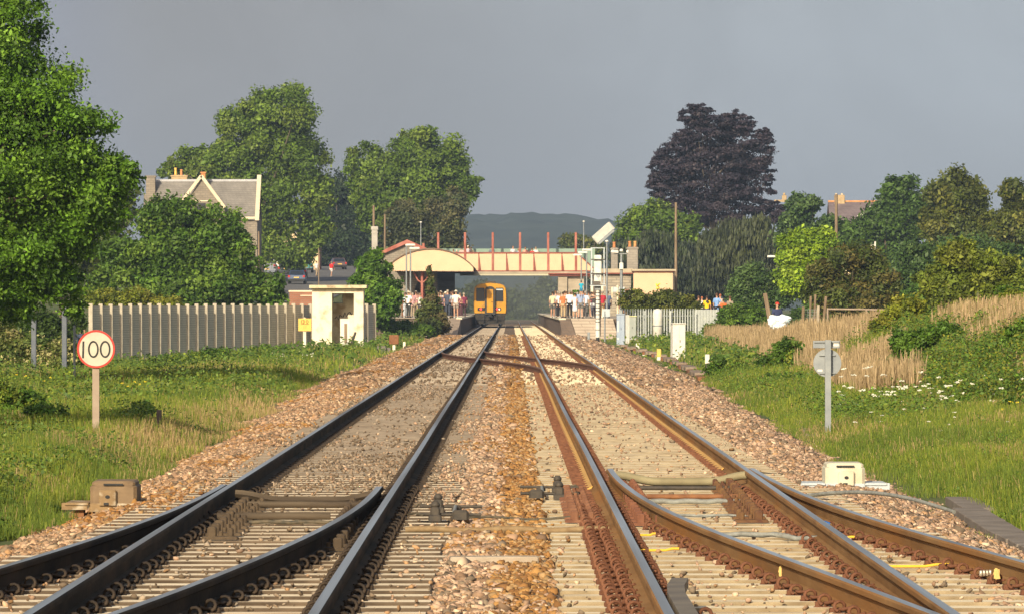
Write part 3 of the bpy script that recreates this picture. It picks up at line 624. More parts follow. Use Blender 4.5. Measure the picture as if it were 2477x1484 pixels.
V, Fq, C = cat(parts); tag(put('grass', npmesh('grass', V, Fq, C, m_blade)), kind='stuff')
# tall dry reeds on the right
parts = []
n = 190000; Y = 108+(285-108)*rng.random(n)**1.3; X = rng.uniform(7, 19, n); lo = 7.7+(Y-140)*.019; hi = 9.3+(Y-125)*.055-.02*np.clip(Y-190, 0, 95)
k = (X > lo+(vn(Y*.3, Y*0)-.5)*.8) & (X < hi) & inside(X, Y) & (rng.random(n) < ss(.22, .42, vn(X*.7, Y*.12)+.12)); X, Y = X[k], Y[k]
parts.append(blades(X, Y, rng.uniform(.75, 1.6, len(X))*(.55+.75*fbm(X*.6, Y*.15, 2)), rng.uniform(.010, .024, len(X)), pick([(.38,.315,.24),(.31,.255,.185),(.44,.375,.285),(.24,.20,.135)], len(X), rng), rng, .14))
n = 52000; Y = rng.uniform(98, 132, n); X = rng.uniform(8.0, 13.8, n); k = inside(X, Y) & (X > 9.3+(Y-98)*.03) & (rng.random(n) < ss(.42, .62, vn(X*1.2+5, Y*.2)+.08)); X, Y = X[k], Y[k]
parts.append(blades(X, Y, rng.uniform(.7, 1.9, len(X))*(.35+.45*ss(9.3, 11, X)+.5*fbm(X*1.1, Y*.4, 3)), rng.uniform(.01, .02, len(X)), pick([(.38,.31,.23),(.31,.25,.175),(.44,.37,.28),(.17,.18,.08)], len(X), rng), rng, .12))
V, Fq, C = cat(parts); tag(put('dry_reeds', npmesh('dry_reeds', V, Fq, C, m_blade)), kind='stuff')
# broad-leaved weeds and low brambles
def weeds(n, y0, y1, side, L0, L1, h0, h1, pal, r, x0=4.0, th=.5, sc_=.7):
    X, Y = zone(n, y0, y1, side, r, x0)
    if side > 0: k = ~((Y > 150) & (X < 6.3)) | (r.random(len(X)) < .12); X, Y = X[k], Y[k]
    if side > 0: k = ~((Y > 110) & (X > 7.9+(Y-140)*.014) & (X < 9.3+(Y-125)*.055) & (r.random(len(X)) < .9)); X, Y = X[k], Y[k]
    k = fbm(X*sc_+11*side, Y*.16*sc_*1.4, 3) > th+.05*r.normal(size=len(X)); X, Y = X[k], Y[k]
    hh = (.3+.7*vn(X*2.5, Y*.8))*ss(-.1, 1.0, np.abs(X)-we(Y)); P = np.stack([X, Y, gz(X, Y)+(h0+(h1-h0)*r.random(len(X))**.6)*hh], -1)
    nn = r.normal(0, .5, (len(X), 3))+np.array([0, -.2, .8]); nn /= np.linalg.norm(nn, axis=1)[:, None]; ll = r.uniform(L0, L1, len(X))
    return quads(P, nn, ll, ll*.6, pick(pal, len(X), r, .2), r)
parts = [weeds(80000, 44, 90, -1, .03, .065, .0, .75, MID+GR1[:1], rng, th=.57), weeds(50000, 90, 190, -1, .05, .11, 0, .8, MID+GR1[:2], rng, th=.57), weeds(20000, 190, 335, -1, .1, .25, 0, .7, MID, rng, th=.45),
         weeds(60000, 50, 100, 1, .02, .045, 0, .4, MID+ASH[:1]+GR1[:1], rng, x0=4.6, th=.56), weeds(60000, 88, 150, 1, .04, .08, 0, .65, MID+ASH[:1]+GR1[:2], rng, x0=5.2, th=.47), weeds(110000, 94, 150, 1, .045, .085, .1, 1.0, MID+YEL[:2]+ASH[:1], rng, x0=8.2, th=.30), weeds(50000, 150, 335, 1, .1, .22, 0, .65, MID+GR1[:1], rng, x0=5.2, th=.42)]
V, Fq, C = cat(parts); tag(put('weeds', npmesh('weeds', V, Fq, C, m_leaf)), kind='stuff')
# tufts of green on the edge of the right-hand ballast
def flowers(pts, size, c, r):
    o = []
    for x, y, z in pts:
        n = 7; P = np.array([x, y, z])+r.normal(0, size*.45, (n, 3))*np.array([1, 1, .25]); nn = np.tile([0, -.6, .8], (n, 1))+r.normal(0, .2, (n, 3)); nn /= np.linalg.norm(nn, axis=1)[:, None]
        o.append(quads(P, nn, np.full(n, size*.7), np.full(n, size*.7), np.tile(c, (n, 1))*r.uniform(.85, 1.1, (n, 1)), r))
    return o
fl = []
for _ in range(130):
    x = random.uniform(2020, 2480); y = random.gauss(940, 22)+(x-2240)*-.02; Y = random.uniform(88, 112); p = at(x, y, Y); fl += flowers([(p.x, Y, max(p.z, g1(p.x, Y)+.1))], .05, (.78,.78,.68), rng)
for _ in range(14):
    p = at(random.uniform(2050, 2450), random.uniform(985, 1040), random.uniform(76, 84)); fl += flowers([(p.x, p.y, max(p.z, g1(p.x, p.y)+.15))], .03, (.75,.75,.66), rng)
for x, y in [(325,922),(338,927),(350,922),(297,925),(120,912),(105,920),(62,908),(40,905),(310,933),(2460,972),(2445,970),(2425,990)]:
    Y = 105 if x < 1000 else 84; p = at(x, y, Y); fl += flowers([(p.x, Y, max(p.z, g1(p.x, Y)+.2))], .035, (.85,.68,.05), rng)
for _ in range(30):
    p = at(random.uniform(640, 760), random.uniform(850, 885), random.uniform(190, 225)); fl += flowers([(p.x, p.y, max(p.z, g1(p.x, p.y)+.2))], .06, (.7,.7,.6), rng)
V, Fq, C = cat(fl); tag(put('wild_flowers', npmesh('wild_flowers', V, Fq, C, m_leaf)), kind='stuff')
# ------------------------------------------------------------------ lineside things
def ribbon(b, pts, w, y, th=.004):                    # flat stroke in the x,z plane, facing -y
    n = len(pts); 
    for i in range(n-1):
        a, c = Vector((pts[i][0], 0, pts[i][1])), Vector((pts[i+1][0], 0, pts[i+1][1])); d = (c-a); l = d.length; d /= l; nn = Vector((-d.z, 0, d.x))*w/2; e = d*w*.18
        q = [a-e-nn, c+e-nn, c+e+nn, a-e+nn]
        b.add([(p.x, y, p.z) for p in q]+[(p.x, y+th, p.z) for p in q], [(0,1,2,3),(7,6,5,4),(0,4,5,1),(1,5,6,2),(2,6,7,3),(3,7,4,0)])
def ring(b, cx, cz, rx, rz, w, y, th=.004, n=28):
    vs = []; 
    for k in range(n):
        a = 2*math.pi*k/n; ca, sa = math.cos(a), math.sin(a)
        for yy in (y, y+th): vs += [(cx+(rx-w/2)*ca, yy, cz+(rz-w/2)*sa), (cx+(rx+w/2)*ca, yy, cz+(rz+w/2)*sa)]
    fs = []
    for k in range(n):
        i, j = 4*k, 4*((k+1) % n); fs += [(i, i+1, j+1, j), (i+2, j+2, j+3, i+3), (i+1, i+3, j+3, j+1), (i, j, j+2, i+2)]
    b.add(vs, fs)
def disc(b, c, r, y0, y1, n=36): b.cyl((c[0], y0, c[1]), (c[0], y1, c[1]), r, r, n)
m_white = mat('white_paint', (.68,.665,.62), (.60,.58,.52), 4, .6)
m_signf = mat('sign_face', (.50,.455,.37), (.44,.40,.32), 9, .5)  # face dulled: shade over the sign put into its colour
m_red = mat('sign_red', (.50,.035,.02), (.42,.04,.03), 12, .5)
m_black = mat('black_paint', (.015,.015,.016), (.03,.03,.03), 8, .6)
m_grey = mat('galvanised_steel', (.21,.23,.25), (.27,.29,.30), 6, .55, .3)
m_brpost = mat('brown_post', (.27,.21,.16), (.34,.27,.21), 5, .85)
m_cream = mat('cream_paint', (.78,.71,.56), (.72,.64,.49), 2.5, .8, c3=(.50,.38,.24), s3=2.2)
m_yel = mat('yellow_paint', (.74,.47,.10), (.68,.44,.12), 7, .6)
m_wood = mat('weathered_wood', (.16,.115,.075), (.26,.195,.13), 8, .9, stretch=(1,1,.15))
m_rust = mat('rust', (.16,.07,.035), (.24,.11,.05), 9, .9)
m_dark = mat('dark_metal', (.05,.045,.04), (.085,.07,.055), 14, .7, .2)

# 100 speed sign
p = at(232, 0, 74); gx = g1(p.x, 74)
t = thing('speed_sign', 'round red bordered 100 speed sign on a grey brown post', 'sign', (p.x, 74, gx))
b = MB(); b.bx(-.047, .047, -.03, .03, -.2, at(0, 888, 74).z-gx+.1); b.build('post', m_brpost, t)
cz = at(0, 843, 74).z-gx; rr = .262
b = MB(); disc(b, (.006, cz), rr, -.05, -.035); b.build('back_plate', m_grey, t)
b = MB(); disc(b, (.006, cz), rr*.905, -.055, -.0505); fc = b.build('sign_face', m_signf, t)
b = MB(); ring(b, .006, cz, rr*.945, rr*.945, rr*.105, -.058, .0075, 48); b.build('border', m_red, t)
s_ = 74/F; cx_ = .006
b = MB(); ribbon(b, [(cx_-31.5*s_, cz-21*s_), (cx_-30.5*s_, cz+18*s_)], 4.6*s_, -.0595)
b.build('numeral', m_black, t)
for q in (-6.5, 22):
    b = MB(); ring(b, cx_+q*s_, cz-.5*s_, 11*s_, 18.5*s_, 4.2*s_, -.0595); b.build('numeral', m_black, t)

# grey signs seen from behind
Y = 83; p = at(2002, 0, Y); gx = g1(p.x, Y)
t = thing('track_sign', 'grey round and oblong signs seen from behind on a steel post', 'sign', (p.x, Y, gx))
b = MB(); b.bx(-.045, .045, -.12, -.03, -.3, at(0, 821, Y).z-gx); b.build('post', m_grey, t)
b = MB(); disc(b, (-.005, at(0, 877, Y).z-gx), .217, .0, .012); b.build('round_plate', m_grey, t)
z1, z0 = at(0, 823, Y).z-gx, at(0, 841, Y).z-gx
b = MB(); b.bx(-.225, .19, .0, .01, z0, z1); b.build('oblong_plate', m_grey, t)
for z in (z1-.015, z0+.015):
    b = MB(); b.bx(-.21, .18, -.028, -.0005, z-.012, z+.012); b.build('bracket', m_grey, t)
for y_ in (858, 901):
    z = at(0, y_, Y).z-gx; b = MB(); b.bx(-.13, .12, -.028, -.0005, z-.01, z+.01); b.build('bracket', m_grey, t)
b = MB(); b.bx(.09, .17, -.004, -.0005, z0+.03, z1-.035); b.bx(-.155, -.08, -.004, -.0005, at(0, 895, Y).z-gx-.015, at(0, 895, Y).z-gx+.015); b.build('label', m_white, t)

# point motors
def motor(px, Yc, lbl, body, plate, sgn, base, k=1.0):
    X = at(px, 0, Yc).x; t = thing('point_machine', lbl, 'switch motor', (X, Yc, -.27 if sgn > 0 else -.235))
    b = MB(); b.bbox((0, 0, .20), (.40*k, .62, .24), .03); b.bbox((0, 0, .335), (.37*k, .58, .05), .02); b.build('cover', body, t)
    b = MB(); b.bbox((0, 0, .04), (.42*k, .66, .10), .015); b.build('base', plate, t)
    b = MB(); b.bx(-.09, .09, -.325, -.311, .308, .33); b.build('handle', m_black, t)
    b = MB(); b.bbox((-.03*sgn-.02, -.335, .16), (.16, .04, .19), .01); b.build('lock_plate', base, t)
    b = MB(); b.cyl((-.03*sgn-.02, -.36, .17), (-.03*sgn-.02, -.354, .17), .022, None, 12); b.bx(-.035-.02-.03*sgn, .01-.02-.03*sgn, -.362, -.3555, .07, .10); b.build('keyhole', m_black, t)
    for s in (-1, 1):
        b = MB(); b.bbox((s*.31*k, -.05, .085), (.22, .62, .03), .008); b.bbox((s*.33*k, -.33, .055), (.24, .03, .085), .006); b.build('side_plate', plate, t)
        b = MB(); b.bx(s*.30*k-.05, s*.30*k+.05, -.28, -.1, -.08, .06); b.build('bracket', m_rust, t)
    t.scale = (1, 1, .76); return t
m_mbrown = mat('brown_cover', (.15,.10,.058), (.22,.15,.085), 5, .7, bump=.2); m_mtan = mat('tan_metal', (.27,.18,.09), (.19,.125,.065), 7, .8, c3=(.45,.38,.28), s3=8)
m_mcream = mat('cream_cover', (.60,.56,.44), (.52,.48,.36), 4, .6, c3=(.5,.42,.3), s3=3); m_mgrey = mat('pale_blue_metal', (.40,.45,.49), (.48,.52,.54), 5, .6)
motor(280, 50, 'brown point machine box with a keyhole beside the left track', m_mbrown, m_mtan, 1, m_mtan, 1.08)
motor(2040, 54.5, 'cream white point machine with grey side plates beside the right track', m_mcream, m_mgrey, -1, m_mcream, 1.0)

# cross rods, bars, cables
m_bar = mat('timber_bar', (.055,.04,.027), (.10,.075,.05), 6, .85, stretch=(.3,2,2)); m_barg = mat('greenish_bar', (.27,.235,.14), (.20,.17,.10), 5, .8)
m_cable = mat('cable', (.05,.045,.035), (.12,.095,.06), 20, .7); m_cbgrey = mat('grey_cable', (.26,.27,.25), (.17,.17,.155), 14, .6)
def bar(name, lbl, cat_, pts, r, m, n=6, flat=None, extra=None):
    b = MB(); b.tube(pts, r, n)
    if extra: extra(b)
    o = b.build(name, m); 
    return tag(o, lbl, cat_)
def wavy(x0, x1, Y, zt, zd, n=24):
    return [(x0+(x1-x0)*i/n, Y, zt-(zt-zd)*float(ss(.0, .32, i/n)*ss(1.0, .72, i/n))) for i in range(n+1)]
bar('stretcher_bar', 'brown bowed stretcher bar joining the two left switch blades', 'switch bar', wavy(XL0+.08, XL1-.12, 48.0, -.05, -.11), .036, m_bar, 5)
bar('stretcher_bar', 'straight brown bar just in front of the bowed bar on the left track', 'switch bar', [(XL0+.2, 46.9, -.11), (XL1-.25, 46.9, -.11)], .030, m_bar)
bar('stretcher_bar', 'thicker straight brown bar across the left track, nearest the camera', 'switch bar', [(XL0+.12, 44.3, -.11), (XL1-.45, 44.3, -.11)], .032, m_bar)
bar('cable', 'black insulated twin cable below the brown bars on the left track', 'cable', [(XL0+.15+.1*i, 43.7, -.135+.004*math.sin(i*1.9)) for i in range(11)], .017, m_cable)
bar('stretcher_bar', 'greenish bowed stretcher bar joining the two right switch blades', 'switch bar', wavy(XR0+.2, XR1-.02, 53.0, -.045, -.11), .042, m_barg)
bar('stretcher_bar', 'dark straight bar just in front of the bowed bar on the right track', 'switch bar', [(XR0+.35, 51.5, -.12), (XR1-.1, 51.5, -.12)], .022, m_dark)
bar('stretcher_bar', 'red brown straight bar across the right track', 'switch bar', [(XR0+.4, 49.0, -.115), (XR1-.15, 49.0, -.115)], .024, m_rust)
bar('cable', 'grey twin cable just below the red brown bar on the right track', 'cable', [(XR0+.42+.1*i, 48.2, -.13+.006*math.sin(i*2.3)) for i in range(10)], .024, m_cbgrey)
bar('cable', 'thin grey cable crossing the middle of the right track', 'cable', [(XR0+.5+.1*i, 45.3, -.145+.005*math.sin(i*1.7)) for i in range(9)], .011, m_cbgrey)
bar('cable', 'thick grey cable with black ties crossing the right track nearest the camera', 'cable', [(XR0+.62+.08*i, 41.3-.04*i*(i > 7), -.135-.012*(i > 8)+.005*math.sin(i*1.9)) for i in range(12)], .021, m_cbgrey)
bar('cable', 'grey cable arching over the ballast in front of the cream point machine', 'cable', [(at(x, 0, 50.5-.01*(x-1930)).x, 50.5-.01*(x-1930), -.17+.10*math.sin(math.pi*min(1, max(0, (x-1930)/(2310-1930))))) for x in range(1930, 2320, 18)], .019, m_cbgrey)
bar('cable', 'brown bundle of cables lying across the ballast between the tracks', 'cable', [(XL1+.2+.095*i, 42.6, -.155+.008*math.sin(i*.9)) for i in range(18)], .028, mat('brown_cable', (.20,.13,.065), (.27,.19,.10), 14, .8))
bar('cable', 'thin dark cable running from the left clamps to the right track', 'cable', [(XL1+.62+.09*i, 44.9, -.15+.012*math.sin(i*.7)) for i in range(14)], .011, m_cable)
bar('cable', 'short black cable on the ballast right of the far right rail', 'cable', [(2.55+.06*i, 57.5, -.17+.01*math.sin(i)) for i in range(7)], .014, m_cable)
m_ycab = mat('yellow_cable', (.72,.46,.04), (.65,.40,.04), 9, .6)
for x0, x1, Y, l in [(.93, 1.22, 39.0, 'yellow cable left of the curved rusty rail, between clips'), (1.0, 1.12, 41.6, 'short yellow cable beside the right track, behind the longer one'), (2.42, 2.62, 41.0, 'short yellow cable under the blue wrapped clamp'), (2.5, 2.98, 36.6, 'yellow cable ending in a white tip by the outer curved rail')]:
    bar('yellow_cable', l, 'cable', [(x0+(x1-x0)*i/6, Y, -.152+.012*(i > 4)) for i in range(7)], .010, m_ycab)
b = MB(); b.bbox((2.455, 42.2, -.12), (.10, .1, .07), .02); b.tube([(2.39, 42.2, -.12), (2.42, 42.15, -.085), (2.46, 42.15, -.075), (2.5, 42.15, -.09)], .014, 6)
tag(b.build('cable_clamp', mat('blue_tape', (.03,.15,.45), (.02,.10,.33), 8, .5)), 'bright blue wrapped cable clamp inside the outer curved rail', 'clamp')
for x, Y, l in [(1.79, 34.9, 'pale yellow patch on the web of the inner rusty curved rail'), (3.155, 34.6, 'pale yellow patch on the web of the outer rusty curved rail')]:
    b = MB(); b.add([(x-.05, Y-.12, -.062), (x-.036, Y-.13, -.062), (x-.014, Y-.12, -.13), (x-.045, Y-.12, -.135), (x-.06, Y-.1, -.1)], [(0,1,2,3,4)]); b.bx(x-.055, x-.02, Y-.118, Y-.10, -.13, -.07); tag(b.build('yellow_marker', mat('yellow_tag', (.66,.47,.17), (.58,.4,.14), 9, .7)), l, 'marker')
# rail joint bolts
b = MB()
for i in range(4): b.smooth = True; b.lathe((3.07+.022*i, 35.1+.02*i, -.125), [(.010, -.02), (.013, -.01), (.013, .012), (.006, .02)], 8)
tag(b.build('joint_bolts', mat('bare_steel', (.55,.50,.42), (.4,.34,.26), 20, .4, .6)), 'row of bright bolts on the web of the outer curved rail', 'bolts')
# facing point lock detectors
def detector(px, Y, lbl, sgn, fl):
    X = at(px, 0, Y).x; t = thing('lock_detector', lbl, 'switch mechanism', (X, Y, -.17))
    for k, yy in enumerate((.9, -.9)):
        b = MB(); b.tube([(-.26, yy, .06), (.28, yy, .055)], .014, 6); b.build('rod', m_dark, t)
        b = MB(); b.bbox((-sgn*.10, yy, .05), (.085, .10, .14), .015); b.smooth = True; b.lathe((-sgn*.10, yy, .12), [(.036, 0), (.04, .02), (.03, .035), (.02, .05)], 10); b.smooth = False; b.bbox((-sgn*.10, yy-.1, .03), (.11, .1, .05), .01); b.build('clamp', m_dark, t)
        b = MB(); b.bbox((sgn*(.06+.05*k), yy, .045+.01*k), (.09+.05*k, .08, .05+.03*k), .02); b.build('joint', m_dark, t)
    b = MB(); b.tube([(sgn*.05, .9, .06), (sgn*.05, -.9, .05)], .016, 6); b.build('link', m_cbgrey, t)
    b = MB(); b.tube([(-sgn*.2, -.95, .05), (-sgn*.26, -.9, .07), (-sgn*.33, -.7, .05)], .010, 5); b.build('cable', m_cable, t); b = MB(); b.tube([(-sgn*.2, .95, .06), (-sgn*.27, .95, .075), (-sgn*.3, .9, .05)], .010, 5); b.build('cable', m_cable, t)
detector(1085, 45.6, 'dark clamp and rod mechanism on the right side of the left track', 1, 0)
detector(1325, 50.6, 'dark clamp and rod mechanism on the left side of the right track', -1, 0)
# slide chairs inside the switches
def chairs(x0f, ys, m, s, lbl, n=3):
    b = MB()
    for y in ys:
        x = x0f(y); b.bbox((x+s*.11, y, -.15), (.28, .13, .025), .01)
        b.bbox((x+s*.05, y, -.11), (.07, .09, .09), .01); b.bbox((x+s*.19, y+.02, -.112), (.05, .07, .075), .012)
        b.cyl((x+s*.12, y-.05, -.13), (x+s*.12, y-.05, -.095), .018, None, 8)
    o = b.build('slide_chairs', m); return tag(o, lbl, 'rail fittings', kind='stuff')
chairs(lambda y: XL0+.13+.01*(49-y), [y for y in SY if 40.5 < y < 49], mat('brown_casting', (.055,.038,.024), (.10,.07,.042), 12, .8), 1, 'brown castings inside the left rail at the left switch')
chairs(lambda y: XR1-.13-.012*(54-y), [y for y in SY if 44 < y < 54], mat('orange_casting', (.15,.08,.033), (.09,.04,.024), 9, .85), -1, 'orange rusty castings inside the right rail at the right switch')
chairs(lambda y: XR0+.17, [y for y in SY if 43 < y < 54], mat('red_casting', (.15,.06,.035), (.21,.09,.05), 9, .85), 1, 'red rusty castings between the left rail and blade of the right switch')
chairs(lambda y: XL1-.17, [y for y in SY if 39 < y < 48], mat('umber_casting', (.085,.06,.038), (.06,.042,.028), 9, .85), -1, 'dark castings between the blade and right rail of the left switch')
chairs(lambda y: XR0-.36, [y for y in SY if 44 < y < 51], mat('red_casting_2', (.14,.06,.035), (.21,.10,.055), 9, .85), 1, 'rust red castings outside the left rail of the right track')

# concrete plank lying between the tracks
b = MB(); b.bbox((0, 0, 0), (.62, .2, .07), .01, (0, 0, R(4))); tag(b.build('concrete_slab', m_slM[0], None, (-.12, 37.6, -.165)), 'grey concrete slab lying between the two tracks', 'slab')
b = MB(); b.bx(-.47, -.18, 46.5, 49.6, -.3, -.172); tag(b.build('trackside_slab', m_slM[0]), 'flat brownish concrete slab right of the left track near the clamps', 'slab')
# troughing on the right
m_conc = mat('grey_concrete', (.27,.225,.185), (.34,.29,.245), 3, .9, bump=.4)
m_trl = mat('trough_grey', (.15,.125,.105), (.21,.18,.155), 3, .9, bump=.4)
t = thing('cable_trough', 'grey brown concrete cable trough cut by the right edge of the picture', 'cable trough', (0, 0, 0))
for i in range(17):
    y = 38.5+i*1.0; x = 4.3+.05*max(0, (y-47))*.5+.10*(y > 52); b = MB(); b.bbox((x, y, -.372), (.30, .985, .09), .006, (0, 0, R(-1.2+.5*(i % 3)))); b.build('lid', m_trl, t)
t = thing('cable_trough', 'brown concrete path strip curving through the grass right of the ballast', 'cable trough', (0, 0, 0))
for i in range(16):
    y = 84+i*2.0; x = 4.75+.75*math.sin(i/15*1.6); b = MB(); b.bbox((x, y, -.40+.01*((i*5) % 3)), (.34, 1.96, .08), .012, (0, 0, R(-2))); b.build('lid', mat('trough_brown', (.20,.15,.11), (.27,.21,.16), 3, .9) if i == 0 else bpy.data.materials['trough_brown'], t)
t = thing('cable_trough', 'broken brown cable trough running up to the blue grey cabinet', 'cable trough', (0, 0, 0))
for i in range(26):
    Y = 150+i*4.6; X = at(1700-(i/25)*190, 0, 150+i*4.6).x; b = MB(); b.bbox((X, Y, -.36+.03*((i*5) % 3)), (.36, 4.4, .12), .02, (0, R((i*37) % 9-4), R(-1))); b.build('lid', m_rust if i % 3 == 0 else bpy.data.materials['trough_brown'], t)

# posts and pegs
def peg(name, lbl, px, y0, y1, Y, w, m, m2=None, f=.5, cat_='post', grp=None, dz=.25, lean=0):
    a = at(px, y1, Y); h = at(px, y0, Y).z-a.z; t = thing(name, lbl, cat_, (a.x, Y, a.z), 0, grp)
    wd = w*Y/F; t.rotation_euler = (0, R(lean), 0)
    b = MB(); b.bbox((0, 0, (h*(f if m2 else 1)-dz)/2), (wd, wd, h*(f if m2 else 1)+dz), wd*.12); b.build('post', m, t)
    if m2: b = MB(); b.bbox((0, 0, h*(f+1)/2), (wd*1.1, wd*1.1, h*(1-f)), wd*.12); b.build('cap', m2, t)
    return t
peg('wooden_post', 'short dark wooden stump in the grass right of the 100 sign', 385, 990, 1068, 80, 12, mat('dark_wood', (.07,.055,.05), (.13,.10,.09), 9, .9, stretch=(1,1,.2)))
peg('steel_pole', 'thin pale grey pole behind the 100 sign', 180, 786, 945, 133, 5.5, m_grey, cat_='pole')
for px, y0, l in [(82, 772, 'dark blue grey concrete post under the ash tree, nearer the left edge'), (156, 742, 'dark blue grey concrete post just left of the striped person')]:
    peg('concrete_post', l, px, y0, 905, 165, 12, mat('blue_post', (.10,.115,.145), (.14,.155,.18), 3, .9))
t = peg('relay_box', 'small rusty box on a cream stub beside the left ballast', 953, 813, 852, 245, 7, m_cream, None, cat_='box')
b = MB(); b.bbox((0, 0, .60), (.44, .3, .42), .02); b.build('box', m_rust, t)
peg('marker_peg', 'tiny cream peg right of the rusty box', 978, 826, 838, 250, 6, m_cream, cat_='peg')
b = MB(); b.bbox((0, 0, .12), (.42, .5, .34), .03); b.bbox((.3, .1, .08), (.25, .4, .28), .03); tag(b.build('junction_box', mat('grey_box', (.13,.115,.10), (.18,.16,.14), 4, .9), None, (at(923, 0, 240).x, 240, -.42)), 'low grey brown block left of the rusty box', 'box')
for px, y0, y1, Y, l in [(1513, 834, 850, 272, 'white peg nearest the blue grey cabinet'), (1530, 839, 853, 262, 'white peg second from the blue grey cabinet'), (1558, 857, 880, 226, 'white peg half way along the broken cable trough'), ]:
    peg('marker_peg', l, px, y0, y1, Y, 8, m_white, None, cat_='peg')
peg('marker_peg', 'white capped dark peg standing in the grass behind the other pegs', 1543, 829, 860, 262, 9, m_dark, m_white, .45, cat_='peg')
peg('marker_peg', 'white peg with an orange yellow top', 1594, 843, 890, 205, 9.5, m_white, m_yel, .6, cat_='peg')
t = peg('marker_post', 'black post with a white cap standing nearest among the marker pegs', 1711, 856, 925, 160, 10, m_dark, m_white, .68, cat_='post')
b = MB(); b.bbox((.0, -.05, .16), (.22, .14, .06), .01); b.bbox((-.06, -.06, .24), (.12, .1, .1), .03); b.build('foot', m_conc, t)

# milepost sign
Y = 245; p = at(737, 0, Y); gx = g1(p.x, Y); t = thing('location_sign', 'square yellow sign reading 130 over 11 on a cream post', 'sign', (p.x, Y, gx))
b = MB(); b.bx(-.065, .065, -.05, .05, -.3, at(0, 800, Y).z-gx+.3); b.add([(-.065,-.05,at(0,770,Y).z-gx),(.065,-.05,at(0,770,Y).z-gx),(0,-.05,at(0,766,Y).z-gx),(-.065,.05,at(0,770,Y).z-gx),(.065,.05,at(0,770,Y).z-gx),(0,.05,at(0,766,Y).z-gx)], [(0,1,2),(5,4,3),(0,2,5,3),(1,4,5,2),(0,3,4,1)]); b.build('post', m_cream, t)
zc = at(0, 784.5, Y).z-gx; b = MB(); b.bbox((.01, -.075, zc), (.60, .03, .57), .008); b.build('plate', m_yel, t)
m_let = mat('dark_lettering', (.10,.07,.02), (.15,.10,.03), 8, .7); yy = -.094
b = MB(); ribbon(b, [(-.145, zc+.06), (-.145, zc+.21)], .028, yy); b.build('numeral', m_let, t)
b = MB(); ribbon(b, [(-.06+.045*math.cos(a)*1.0, zc+.173+.037*math.sin(a)) for a in [R(k) for k in range(150, -91, -40)]], .026, yy); ribbon(b, [(-.06+.05*math.cos(a), zc+.098+.040*math.sin(a)) for a in [R(k) for k in range(90, -151, -40)]], .026, yy); b.build('numeral', m_let, t)
b = MB(); ring(b, .115, zc+.135, .045, .072, .026, yy); b.build('numeral', m_let, t)
b = MB(); ribbon(b, [(-.17, zc+.02), (.20, zc+.02)], .024, yy); b.build('line', m_let, t)
for q in (-.03, .06): b = MB(); ribbon(b, [(q, zc-.17), (q, zc-.04)], .024, yy); b.build('numeral', mat('faded_lettering', (.42,.28,.07), (.48,.32,.08), 8, .7) if q < 0 else bpy.data.materials['faded_lettering'], t)

# concrete hut
Y = 257; k = Y/F; p = at(817, 0, Y); gx = at(0, 852, Y).z; t = thing('concrete_hut', 'cream painted concrete lineside hut with an open doorway', 'hut', (p.x, Y, gx))
W2 = 62*k; H = (852-697)*k; dx0, dx1 = (803-817)*k, (856-817)*k; dz0, dz1 = (852-834)*k, (852-709)*k; D_ = 2.2
b = MB(); b.bx(-W2, dx0, 0, .14, 0, H); b.bx(dx1, W2, 0, .14, 0, H); b.bx(dx0, dx1, 0, .14, dz1, H); b.bx(dx0, dx1, 0, .14, 0, dz0-.1)
b.bx(-W2, -W2+.12, .14, D_, 0, H); b.bx(W2-.12, W2, .14, D_, 0, H)
wx0, wx1, wz0, wz1 = (803-817)*k, (826-817)*k, (852-731)*k, (852-711)*k
b.bx(-W2+.12, wx0, D_-.12, D_, 0, H); b.bx(wx1, W2-.12, D_-.12, D_, 0, H); b.bx(wx0, wx1, D_-.12, D_, 0, wz0); b.bx(wx0, wx1, D_-.12, D_, wz1, H)
b.build('wall', m_cream, t)
b = MB(); b.bx(-W2+.12, W2-.12, .14, D_-.12, .02, .12); b.build('floor', m_conc, t)
b = MB(); b.bbox((.02, D_/2-.1, H+.075), (W2*2+.30, D_+.5, .15), .02); b.build('roof', mat('roof_slab', (.62,.54,.36), (.50,.42,.27), 5, .9, c3=(.33,.25,.16), s3=3), t)
b = MB(); b.bx(dx0-.05, dx1+.02, -.06, .1, dz0-.099, dz0-.02); b.build('sill', m_wood, t)
b = MB(); b.bx(wx0-.02, wx1+.02, D_-.14, D_-.05, wz0-.05, wz0); b.bx(wx1-.03, wx1, D_-.135, D_-.05, wz0, wz1); b.build('window_frame', m_mgrey, t)
b = MB(); b.bx((822-817)*k, (845-817)*k, .5, .56, dz0, (852-770)*k); b.build('control_panel', m_white, t)
b = MB(); b.bx((832-817)*k, (839-817)*k, .482, .497, dz0+.1, (852-782)*k); b.build('panel_slot', m_wood, t)
b = MB(); b.bx((846-817)*k, (858-817)*k-.02, .35, .7, (852-812)*k, (852-768)*k); b.build('cupboard', m_yel if False else m_cream, t)
b = MB(); b.tube([((836-817)*k+.1, -.12, 0), ((860-817)*k, -.02, (852-802)*k)], .05, 7); b.build('leaning_bar', m_dark, t)
b = MB(); b.box((0, D_-.135, 1.35), (W2*1.7, .02, 1.1)); 
b = MB(); b.tube([(-.2+.08*i, D_-.14, 1.62+.12*math.sin(i*2.4)+.03*i) for i in range(11)], .025, 5); b.build('wall_marking', m_black, t)

